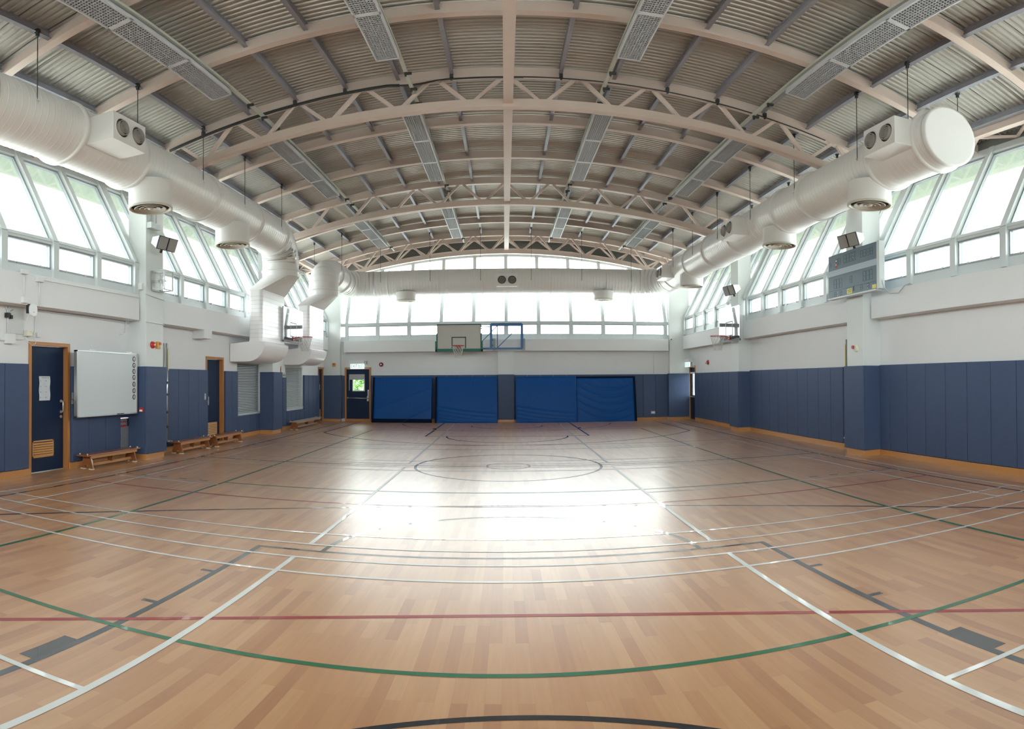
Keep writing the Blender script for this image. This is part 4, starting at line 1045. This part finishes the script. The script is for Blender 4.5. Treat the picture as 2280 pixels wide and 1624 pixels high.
# caged fan
t = thing('caged_fan', 'wall fan inside a square white wire cage on the near left pillar', 'fan', (-6.8,10.9,3.7))
x0,x1,y0,y1,z0,z1 = -7.10,-6.79,10.79,11.13,3.59,4.00
mb = MB(); r = .012
for a in (x0,x1):
    for b in (y0,y1): mb.bar((a,b,z0),(a,b,z1),.022,.022)
for z in (z0,z1):
    mb.bar((x0,y0,z),(x1,y0,z),.022,.022); mb.bar((x0,y1,z),(x1,y1,z),.022,.022); mb.bar((x0,y0,z),(x0,y1,z),.022,.022); mb.bar((x1,y0,z),(x1,y1,z),.022,.022)
cage = mb.build('cage_frame', GALV, t); mb = MB()
for i in range(1,14):
    y = y0+(y1-y0)*i/14; mb.bar((x1,y,z0),(x1,y,z1),.003,.003); x = x0+(x1-x0)*i/14; mb.bar((x,y0,z0),(x,y0,z1),.003,.003)
    z = z0+(z1-z0)*i/14; mb.bar((x1,y0,z),(x1,y1,z),.003,.003); mb.bar((x0,y0,z),(x1,y0,z),.003,.003)
mb.build('cage_wires', SILV, cage)
c = (-6.94,10.96,3.79)
MB().lathe([(.04,-.08),(.055,-.04),(.04,.03),(.001,.045)],c,'x',20).build('fan_motor', BLACK, t)
for k in range(4):
    a = 2*PI*k/4+.4; p = Vector(c); d_ = Vector((0,math.cos(a),math.sin(a))); e2 = Vector((0,-math.sin(a),math.cos(a)))
    vs = [p+d_*.05-e2*.03, p+d_*.12-e2*.05+Vector((.02,0,0)), p+d_*.13+e2*.04-Vector((.02,0,0)), p+d_*.05+e2*.03]
    vs += [v+Vector((.004,0,0)) for v in vs]
    MB().add(vs,[(0,1,2,3),(7,6,5,4),(0,4,5,1),(1,5,6,2),(2,6,7,3),(3,7,4,0)]).build('fan_blade', GALV, t)
mb = MB()
for rr in (.05,.09,.14): mb.tube([(c[0]+.06,c[1]+rr*math.cos(2*PI*k/24),c[2]+rr*math.sin(2*PI*k/24)) for k in range(24)],.004,5,closed=True)
mb.build('fan_guard', GALV, t); MB().bar((-7.12,10.96,3.79),(-7.0,10.96,3.79),.04,.05).build('fan_bracket', GALV, t)

# floodlights / speakers (twin grey fronted)
def twin_speaker(x, y, z, s, label, sc=1., yaw=0, pitch=-24):
    """white-bodied twin cabinet with grey square front grilles; s = direction towards hall (+1 left wall, -1 right wall)"""
    t = thing('wall_speaker', label, 'speaker', (x,y,z))
    R_ = Matrix.Rotation(math.radians(yaw)*s,3,'Z') @ Matrix.Rotation(math.radians(pitch)*-s,3,'Y')
    def P(v): v = Vector(v)*sc; v = Vector((v.x*s, v.y, v.z)); return Vector((x,y,z)) + R_ @ v
    def blk(mb, x0,x1,y0,y1,z0,z1,tap=1.):
        vs = [P(v) for v in ((x0,y0*tap,z0*tap),(x0,y1*tap,z0*tap),(x0,y1*tap,z1*tap),(x0,y0*tap,z1*tap),(x1,y0,z0),(x1,y1,z0),(x1,y1,z1),(x1,y0,z1))]
        mb.add(vs,[(0,3,2,1),(4,5,6,7),(0,1,5,4),(1,2,6,5),(2,3,7,6),(3,0,4,7)]); return mb
    for k in (-1,1):
        yo = k*.15
        mb = MB(); vs = [P(v) for v in ((-.17,yo-.06,-.07),(-.17,yo+.06,-.07),(-.17,yo+.06,.07),(-.17,yo-.06,.07),(.08,yo-.135,-.14),(.08,yo+.135,-.14),(.08,yo+.135,.14),(.08,yo-.135,.14))]
        mb.add(vs,[(0,3,2,1),(4,5,6,7),(0,1,5,4),(1,2,6,5),(2,3,7,6),(3,0,4,7)]); b = mb.build('cabinet', WHITE, t, bevel=.01)
        blk(MB(), .08,.105,yo-.14,yo+.14,-.145,.145).build('surround', BLACK, b)
        blk(MB(), .105,.12,yo-.125,yo+.125,-.13,.13).build('front_grille', GREYP, b)
    MB().tube([P((-.15,0,0)), Vector((x-s*.26*sc,y,z))],.035*sc,10).build('bracket_arm', WHITE, t)
    MB().tube([P((-.02,0,-.12)),P((-.02,0,-.22))],.028*sc,10).build('tilt_knob', BLACK, t)
    return t
twin_speaker(-6.80,10.80,4.58,1,'twin grey-fronted speaker on the near left pillar',1.,-9,-21)
twin_speaker(6.74,10.62,4.55,-1,'twin grey-fronted speaker above the scoreboard on the right',1.,-9,-21)
twin_speaker(6.76,17.45,4.40,-1,'twin grey-fronted speaker on the right hoop pillar',1.05,-9,-21)

# volleyball posts parked at pillars
def vpost(side, x, y, label):
    t = thing('volleyball_post', label, 'post', (x,y,.30)); s = side
    MB().cyl((x,y,1.41),.027,2.2,'z',16).build('post_tube', STEEL, t)
    MB().cyl((x+s*.02,y-.09,1.8),.022,1.42,'z',12).build('inner_tube', SILV, t)
    MB().box(x-s*.035,x-s*.041,y-.012,y+.014,1.9,2.4).build('height_scale', YEL, t)
    for z in (1.62,1.35,.95,.62): MB().box(x-.045,x+.045,y-.05,y+.045,z-.025,z+.025).build('post_clamp', CABLE, t)
    MB().box(x-.06,x+.06,y-.06,y+.06,.28,.31).build('post_foot', STEEL, t)
vpost(-1, -7.30, 11.72, 'tall steel volleyball post parked beside the near left pillar')
vpost(1, 7.22, 11.62, 'tall steel volleyball post parked beside the scoreboard pillar')
# lever handle in the padded door
t = thing('door_lever', 'steel lever lock on the blue pads beside the second left door', 'lock', (-7.47,13.88,1.2))
MB().box(-7.485,-7.465,13.84,13.91,1.17,1.33).build('lock_plate', SILV, t, bevel=.003); MB().box(-7.466,-7.458,13.86,13.89,1.2,1.26).build('lock_button', WHITE, t)
t = thing('pull_handle', 'steel pull bar at the pad edge beside the second left door', 'handle', (-7.45,14.03,1.1))
MB().box(-7.47,-7.44,14.0,14.03,1.03,1.25).build('grip', SILV, t, bevel=.004); MB().box(-7.49,-7.465,14.005,14.025,1.1,1.14).build('grip_mount', SILV, t)
# notice by door 3 and far left door
t = thing('wire_notice', 'small pale framed notice between the narrow left door and the second shutter', 'notice', (-7.33,19.2,1.8))
MB().box(-7.36,-7.34,19.1,19.42,1.77,1.93).build('notice_panel', mat('notice_grey',(.5,.52,.5),.5,noise=.3,nscale=40), t)
for k in range(3): MB().box(-7.339,-7.337,19.14+.09*k,19.19+.09*k,1.81,1.87).build('printed_mark', CABLE, t)
t = thing('door_notice', 'small white notice on the far left blue door', 'notice', (-7.44,23.6,1.4))
MB().box(-7.465,-7.455,23.42,23.68,1.28,1.50).build('notice_panel', PAPER, t); MB().box(-7.455,-7.452,23.48,23.62,1.36,1.42).build('notice_print', INK, t)
boxthing('wall_switch', 'tiny dark switch on the left wall above the far left door', 'switch', (-7.38,-7.35,23.5,23.56,2.38,2.5), GREYP)
t = thing('camera_dome', 'small dark security camera on the far right corner pillar', 'camera', (6.75,23.9,3.3))
MB().lathe([(.05,0),(.05,.03),(.04,.05),(.001,.055)],(6.62,23.93,3.27),'y',20,-1).build('camera_base', WHITE, t); MB().lathe([(.03,.05),(.02,.07),(.001,.075)],(6.62,23.93,3.26),'y',16,-1).build('camera_lens', BLACK, t)

# ------------------------------------------------------------------ basketball hoops
def net(par, c, r=.225, drop_=.42):
    mb = MB(); n = 12; rows = 6; c = Vector(c)
    def pt(i, a): t_ = i/rows; rr = r*(1-.48*t_**.8); return c+Vector((rr*math.cos(a), rr*math.sin(a), -.02-drop_*t_))
    for k in range(n):
        for d in (-1,1):
            pts = [pt(i, 2*PI*(k+.5*d*i)/n) for i in range(rows+1)]
            mb.tube(pts, .0045, 4, caps=False)
    return mb.build('net', NET, par)
def rimmb(par, c, r=.225):
    mb = MB(); c = Vector(c); mb.tube([c+Vector((r*math.cos(2*PI*k/32), r*math.sin(2*PI*k/32),0)) for k in range(32)], .010, 8, closed=True)
    return mb
def side_hoop(side, xf, yc, zb, label, pillar_x):
    s = side  # wall side sign; faces -s
    t = thing('basketball_hoop', label, 'basketball hoop', (xf,yc,zb))
    w, h = .88, 1.02
    MB().box(xf,xf+s*.02,yc-w,yc+w,zb,zb+h).build('backboard', ACRY, t)
    mb = MB(); f = .018; xa, xb = xf-s*.004, xf+s*.028
    mb.box(xa,xb,yc-w,yc-w+f,zb,zb+h); mb.box(xa,xb,yc+w-f,yc+w,zb,zb+h); mb.box(xa,xb,yc-w,yc+w,zb,zb+f); mb.box(xa,xb,yc-w,yc+w,zb+h-f,zb+h); mb.build('backboard_frame', SILV, t)
    mb = MB(); xa, xb = xf-s*.003, xf-s*.001; a = .295
    mb.box(xa,xb,yc-a,yc-a+.05,zb+.16,zb+.60); mb.box(xa,xb,yc+a-.05,yc+a,zb+.16,zb+.60); mb.box(xa,xb,yc-a,yc+a,zb+.56,zb+.60); mb.box(xa,xb,yc-a,yc+a,zb+.14,zb+.18); mb.build('target_square', mat('clear_board_line',(.06,.12,.22),.5), t)
    MB().box(xf-s*.005,xf+s*.03,yc-w,yc+w,zb-.03,zb+.03).build('bottom_padding', CABLE, t)
    rc = (xf-s*.38, yc, zb+.14)
    rm = rimmb(t, rc)
    for k in (-1,1): rm.bar((xf-s*.0,yc+k*.06,zb+.10),(xf-s*.20,yc+k*.14,zb+.14),.015,.015); rm.bar((xf,yc+k*.07,zb+.02),(xf-s*.2,yc+k*.13,zb+.13),.012,.012)
    rm.box(xf-s*.01,xf-s*.02,yc-.08,yc+.08,zb+.02,zb+.16)
    rm.build('rim', RIM, t); net(t, rc)
    mb = MB()
    for k in (-1,1):
        for z in (zb+.12, zb+.85): mb.bar((xf+s*.03,yc+k*.25,z),(pillar_x,yc+k*.22,z),.04,.04)
        mb.bar((xf+s*.03,yc+k*.25,zb+.85),(pillar_x,yc+k*.22,zb+.12),.03,.03)
    mb.bar((xf+s*.04,yc-.45,zb+.12),(xf+s*.04,yc+.45,zb+.12),.04,.04); mb.bar((xf+s*.04,yc-.45,zb+.85),(xf+s*.04,yc+.45,zb+.85),.04,.04)
    mb.build('support_frame', WINF, t)
side_hoop(-1, -6.5, 17.87, 2.87, 'clear basketball backboard with orange rim on the left side, in front of the duct drops', -7.09)
side_hoop(1, 6.72, 17.60, 2.82, 'clear basketball backboard with orange rim on the right hoop pillar', 7.04)
# far hoop with blue swing frame
t = thing('basketball_hoop', 'cream basketball backboard with green padding and blue swing frame at the far wall', 'basketball hoop', (-1.76,22.9,2.7))
x0,x1,z0,z1,y = -2.61,-.95,2.82,3.77,22.9
MB().box(x0,x1,y,y+.03,z0,z1).build('backboard', BBOARD, t)
mb = MB(); f = .02; ya = y-.004
mb.box(x0,x1,ya,y+.034,z1-.035,z1+.005); mb.box(x0,x0+f,ya,y+.034,z0,z1); mb.box(x1-f,x1,ya,y+.034,z0,z1); mb.box(x0,x1,ya,y+.034,z0-.01,z0+f)
a0,a1,b0,b1 = -2.06,-1.51,2.86,3.29
mb.box(a0,a1,ya,y,b1-.04,b1); mb.box(a0,a0+.04,ya,y,b0,b1); mb.box(a1-.04,a1,ya,y,b0,b1); mb.build('board_markings', mat('board_line',(.03,.06,.075),.5), t)
mb = MB(); mb.box(x0-.07,x1+.07,y-.02,y+.05,2.73,2.83); mb.box(x0-.07,x0,y-.02,y+.05,2.73,3.13); mb.box(x1,x1+.07,y-.02,y+.05,2.73,3.13); mb.box(x0-.03,x0,y-.01,y+.04,3.13,3.42); mb.box(x1,x1+.03,y-.01,y+.04,3.13,3.42); mb.build('edge_padding', GRNP, t, bevel=.008)
rc = (-1.79,y-.36,2.94); rm = rimmb(t, rc)
for k in (-1,1): rm.bar((-1.79+k*.05,y,2.84),(-1.79+k*.10,y-.18,2.93),.015,.015)
rm.box(-1.87,-1.71,y-.012,y-.004,2.80,2.96); rm.build('rim', RIM, t); net(t, rc, .225, .44)
mb = MB()
def fr(p,q,w=.05): mb.bar(p,q,w,w)
yy = 23.35
fr((-.02,yy,3.78),(-.58,yy,3.78),.06)
fr((-.58,yy,2.86),(-.58,yy,3.80),.09); fr((.60,yy,2.86),(.60,yy,3.80),.10); fr((-.58,yy,3.78),(.60,yy,3.78),.11); fr((-1.0,yy,2.86),(.62,yy,2.86),.07)
fr((-.34,yy,2.88),(-.34,yy,3.75),.035); fr((-.33,yy,2.9),(.5,yy,3.72),.03); fr((-.98,yy,3.08),(-.36,yy,3.72),.03); fr((-1.0,yy,3.70),(-.55,yy,3.70),.035); fr((-1.0,yy,3.38),(-.66,yy,3.68),.022)
fr((-.95,y+.04,3.70),(-.95,yy,3.70),.04); fr((-.95,y+.04,2.88),(-.95,yy,2.88),.05); fr((-2.3,y+.06,3.60),(-.9,y+.06,3.60),.04); fr((-2.3,y+.06,2.95),(-.9,y+.06,2.95),.04)
mb.build('swing_frame', BLUEF, t)
for x in (-.55,.62):
    for z in (3.0,3.22): MB().bar((x,yy,z),(x,23.86,z),.055,.055).build('wall_arm', BLUEF, t)
for x in (-.52,.64): MB().box(x,x+.1,23.82,23.86,2.82,3.28).build('wall_plate', mat('plate_grey',(.36,.41,.38),.6), t)

# ------------------------------------------------------------------ scoreboard
t = thing('scoreboard', 'dark grey electronic scoreboard mounted on the right pillar under a speaker', 'scoreboard', (6.85,10.75,3.4))
y0,y1,z0,z1 = 9.80,11.66,3.40,4.36; xf = 6.80
MB().box(xf,xf+.12,y0,y1,z0,z1).build('scoreboard_case', SCOREB, t)
MB().box(xf-.004,xf+.13,y0-.09,y0-.001,z0,z1+.01).build('case_side', WINF, t)
MB().box(xf-.012,xf-.001,y0,y1,3.88,4.01).build('centre_band', BANDW, t)
MB().box(xf-.03,xf+.12,y0,y1,z0-.03,z0).build('bottom_rail', WINF, t)
mb = MB()
def seg7(yc, zc, w, h, th=.008):
    x_ = xf-.002
    for (a,b,c_,d_) in ((-w/2,w/2,h/2,h/2),(-w/2,w/2,0,0),(-w/2,w/2,-h/2,-h/2)): mb.box(x_,xf,yc+a,yc+b,zc+c_-th/2,zc+c_+th/2)
    for a in (-w/2,w/2): mb.box(x_,xf,yc+a-th/2,yc+a+th/2,zc-h/2,zc+h/2)
for yc in (10.0,10.12,10.24): seg7(yc,3.72,.09,.20)
for yc in (11.15,11.27,11.39): seg7(yc,3.70,.09,.20)
seg7(10.74,3.72,.07,.14)
for yc in (9.98,10.10,10.22,10.34): seg7(yc,4.20,.085,.14)
for yc in (10.62,10.74,10.86,10.98): seg7(yc,4.20,.085,.18)
for yc in (11.2,11.3): seg7(yc,4.18,.07,.14)
for yc in (11.15,11.38): seg7(yc,3.48,.07,.10)
for yc in (10.1,10.35): seg7(yc,3.50,.07,.10)
mb.box(xf-.002,xf,y0+.05,y1-.02,3.555,3.562); mb.box(xf-.003,xf,11.55,11.57,4.1,4.2)
mb.build('digit_segments', SCORED, t)
for (yc,zc) in ((10.66,4.24),(10.66,4.18),(10.12,3.52),(10.12,3.455),(11.28,3.50),(11.28,3.44)): MB().cyl((xf-.002,yc,zc),.012,.004,'x',10).build('colon_dot', BANDW, t)
mb = MB(); mb.prism([(11.30,4.16),(11.36,4.16),(11.36,4.08),(11.33,4.05),(11.30,4.08)],'x',xf-.004,xf-.001); mb.build('red_shield', RED, t)
MB().box(xf-.006,xf-.004,11.31,11.35,4.11,4.14).build('shield_panel', WHITE, t)
mb = MB(); mb.prism([(11.31,4.19),(11.36,4.21),(11.31,4.23)],'x',xf-.004,xf-.001); mb.build('play_mark', WHITE, t)
MB().box(xf-.004,xf-.001,10.70,10.90,3.42,3.53).build('yellow_label', YEL, t); MB().box(xf-.004,xf-.001,9.82,9.96,3.42,3.50).build('yellow_label', YEL, t)
mb = MB(); mb.box(xf-.006,xf-.004,10.73,10.87,3.49,3.50); mb.box(xf-.006,xf-.004,10.75,10.84,3.455,3.465); mb.build('label_print', CABLE, t)
MB().box(xf-.004,xf-.001,10.62,10.66,3.46,3.56).build('black_mark', BLACK, t)
for yb_ in (10.75,11.15):
    for zb_ in (3.5,4.2): MB().bar((xf+.12,yb_,zb_),(7.01,yb_,zb_),.05,.05).build('mounting_arm', GALV, t)
conduit('grey cable looping from the scoreboard side to the ring beam', [(6.85,9.72,3.6),(6.9,9.70,3.42),(6.98,9.62,3.30),(7.1,9.5,3.30),(7.14,9.35,3.44),(7.2,9.25,3.47)], .009, GALV)

# ------------------------------------------------------------------ gym benches
def bench(y0, y1, xc, label, worn=False, ztop=.28, plank_w=.26):
    t = thing('gym_bench', label, 'bench', (xc,(y0+y1)/2,0)); W1 = BOLD if worn else BWOOD; W2 = BWOOD
    hw = plank_w/2; ft = [y0+.17, y1-.17]
    MB().box(xc-hw,xc+hw,y0,y1,ztop-.028,ztop).build('seat_plank', W1, t, bevel=.006)
    MB().box(xc+hw-.03,xc+hw-.006,y0+.12,y1-.12,ztop-.075,ztop-.028).build('front_rail', BWOOD2 if not worn else BOLD, t)
    for y in ft:
        mb = MB(); mb.prism([(xc-.145,0.012),(xc-.06,.012),(xc-.04,.07),(xc+.04,.07),(xc+.06,.012),(xc+.145,.012),(xc+.085,ztop-.03),(xc-.085,ztop-.03)],'y',y-.017,y+.017)
        l = mb.build('end_support', W2, t)
        for s in (-1,1): MB().box(xc+s*.10-.045,xc+s*.10+.045,y-.03,y+.03,0,.014).build('rubber_foot', CREAM, l)
    ym = (y0+y1)/2
    MB().prism([(xc-.03,.09),(xc+.05,.09),(xc+.09,ztop-.03),(xc-.09,ztop-.03)],'y',ym-.015,ym+.015).build('middle_support', W2, t)
    MB().box(xc-.018,xc+.018,ft[0],ft[1],.045,.10).build('balance_beam', BWOOD2 if not worn else BOLD, t)
    for y in (y0+.06, y1-.06):
        for s in (-1,1): MB().lathe([(.012,0),(.016,.012),(.010,.022),(.001,.024)],(xc+s*(hw-.04),y,ztop),'z',12).build('peg', CREAM, t)
bench(8.68, 10.42, -7.26, 'reddish wooden gym bench under the whiteboard')
bench(11.78, 13.42, -7.15, 'reddish wooden gym bench just past the near left pillar')
bench(13.50, 15.25, -7.13, 'reddish wooden gym bench in front of the second left door')
bench(19.25, 22.15, -7.04, 'longer worn grey-brown gym bench below the second shutter', True)

# ------------------------------------------------------------------ crash mats leaning on the far wall
def crash_mat(x0, x1, yb, label, sag=0., folds=None, dark=(), lean=.34, h=1.78, seed=1):
    t = thing('crash_mat', label, 'crash mat', ((x0+x1)/2,yb,0)); rnd = random.Random(seed)
    th = .20; N, Mz = 60, 44
    dv = Vector((0, lean, h)).normalized(); nv = Vector((0,-dv.z,dv.y))
    ang = rnd.uniform(0,6)
    def disp(u, v):
        d = .012*math.sin(3.1*u+ang)*math.sin(2.3*v+ang)
        if folds == 'swag':
            for k in range(5):
                c = .27+.17*k - .9*(u-.55)**2; dd = (v - (1-c))
                d += .034*math.exp(-(dd/.018)**2)*(.4+.6*math.sin(u*PI))
            for k in range(7):
                uu = .08+.13*k; d += .026*math.exp(-((u-uu-.30*(1-v)-1.2*(1-v)**2)/.016)**2)*max(0,(v-.62)/.38)
        if folds == 'diag':
            for (a,b,amp) in ((.62,-.30,.036),(.50,.25,.022),(.66,-.62,.024)):
                d += amp*math.exp(-((v-a*u-b)/.010)**2)
            for k in range(4): d += .02*math.exp(-((u-.04-.055*k-.16*(1-v)*4*.25)/.010)**2)*max(0,(v-.75)/.25)
        if folds == 'low':
            for k in range(4):
                d += .03*math.exp(-((v-(.34-.08*k)+.26*u-.1*u*u)/.02)**2)*(1-u*.6)
        return d
    Lh = math.hypot(lean, h); vs = []
    for j in range(Mz+1):
        for i in range(N+1):
            u, v = i/N, j/Mz; e_ = min(1, min(u,1-u,v,1-v)/.02)
            p = Vector((x0+(x1-x0)*u, yb, .0)) + dv*(Lh*v) + nv*(disp(u,v)*e_ + .012*e_)
            vs.append(p)
    MB().add(vs, [(j*(N+1)+i,j*(N+1)+i+1,(j+1)*(N+1)+i+1,(j+1)*(N+1)+i) for j in range(Mz) for i in range(N)], True).build('vinyl_cover', MATB, t)
    # body
    p0 = Vector((0,yb,0)); a = p0; b = p0+dv*Lh; c = b-nv*th; d = p0-nv*th
    d = Vector((0, yb+th, .0)); c = Vector((0, min(b.y+th, 24.08), b.z-.02))
    MB().prism([(a.y,a.z),(b.y,b.z),(c.y,c.z),(d.y,d.z)],'x',x0,x1).build('foam_body', MATB, t)
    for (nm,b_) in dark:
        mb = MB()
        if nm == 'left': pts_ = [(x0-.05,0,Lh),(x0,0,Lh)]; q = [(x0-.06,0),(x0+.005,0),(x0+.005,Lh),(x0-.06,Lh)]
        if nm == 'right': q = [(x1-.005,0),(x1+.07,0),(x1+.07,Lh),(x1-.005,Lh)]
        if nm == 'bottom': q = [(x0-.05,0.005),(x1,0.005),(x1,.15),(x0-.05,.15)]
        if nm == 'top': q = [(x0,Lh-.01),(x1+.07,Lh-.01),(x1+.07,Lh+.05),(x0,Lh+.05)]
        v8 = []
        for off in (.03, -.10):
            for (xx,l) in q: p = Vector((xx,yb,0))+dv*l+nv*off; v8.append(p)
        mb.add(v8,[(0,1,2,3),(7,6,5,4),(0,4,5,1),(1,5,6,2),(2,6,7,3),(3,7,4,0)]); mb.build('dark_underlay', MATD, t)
crash_mat(-5.22,-2.92,23.5,'large blue crash mat leaning beside the exit door, leftmost of the four', folds='diag', dark=(('left',0),('bottom',0)), seed=2)
crash_mat(-2.72,-.36,23.5,'large blue crash mat under the cream backboard, left of the middle pillar', folds='low', seed=5, dark=(('left',0),))
crash_mat(.36,2.72,23.45,'large smooth blue crash mat just right of the middle pillar', folds='low', seed=9)
crash_mat(2.74,5.02,23.5,'large wrinkled blue crash mat, rightmost of the four', folds='swag', dark=(('right',0),('top',0)), seed=11, h=1.72)

# ------------------------------------------------------------------ outside: ground and a shrub behind the exit door glass
struct(MB().box(-60,60,-40,90,-.6,-.5).build('ground', GROUND))
t = thing('tree', 'leafy green tree seen through the glass of the far exit door', 'tree', (-6.6,29.5,-.5))
MB().tube([(-6.6,29.5,-.5),(-6.5,29.5,1.2),(-6.6,29.6,2.6)],[.14,.11,.06],10).build('trunk', BARK, t)
rnd = random.Random(3); mb = MB()
for k in range(9000):
    a, b_ = rnd.uniform(0,2*PI), rnd.uniform(-1,1); r = 1.75*rnd.uniform(.55,1)**.5; c_ = math.sqrt(1-b_*b_)
    p = Vector((-6.6+r*c_*math.cos(a), 29.5+r*c_*math.sin(a), 1.75+r*.95*b_)); s_ = rnd.uniform(.045,.09)
    q1 = Vector((rnd.uniform(-1,1),rnd.uniform(-1,1),rnd.uniform(-1,1))).normalized(); q2 = q1.cross(Vector((rnd.uniform(-1,1),rnd.uniform(-1,1),rnd.uniform(-1,1)))).normalized()
    mb.add([p-q1*s_, p-q2*s_*.5, p+q1*s_, p+q2*s_*.5], [(0,1,2,3)])
mb.build('foliage', LEAF, t, fixn=False)
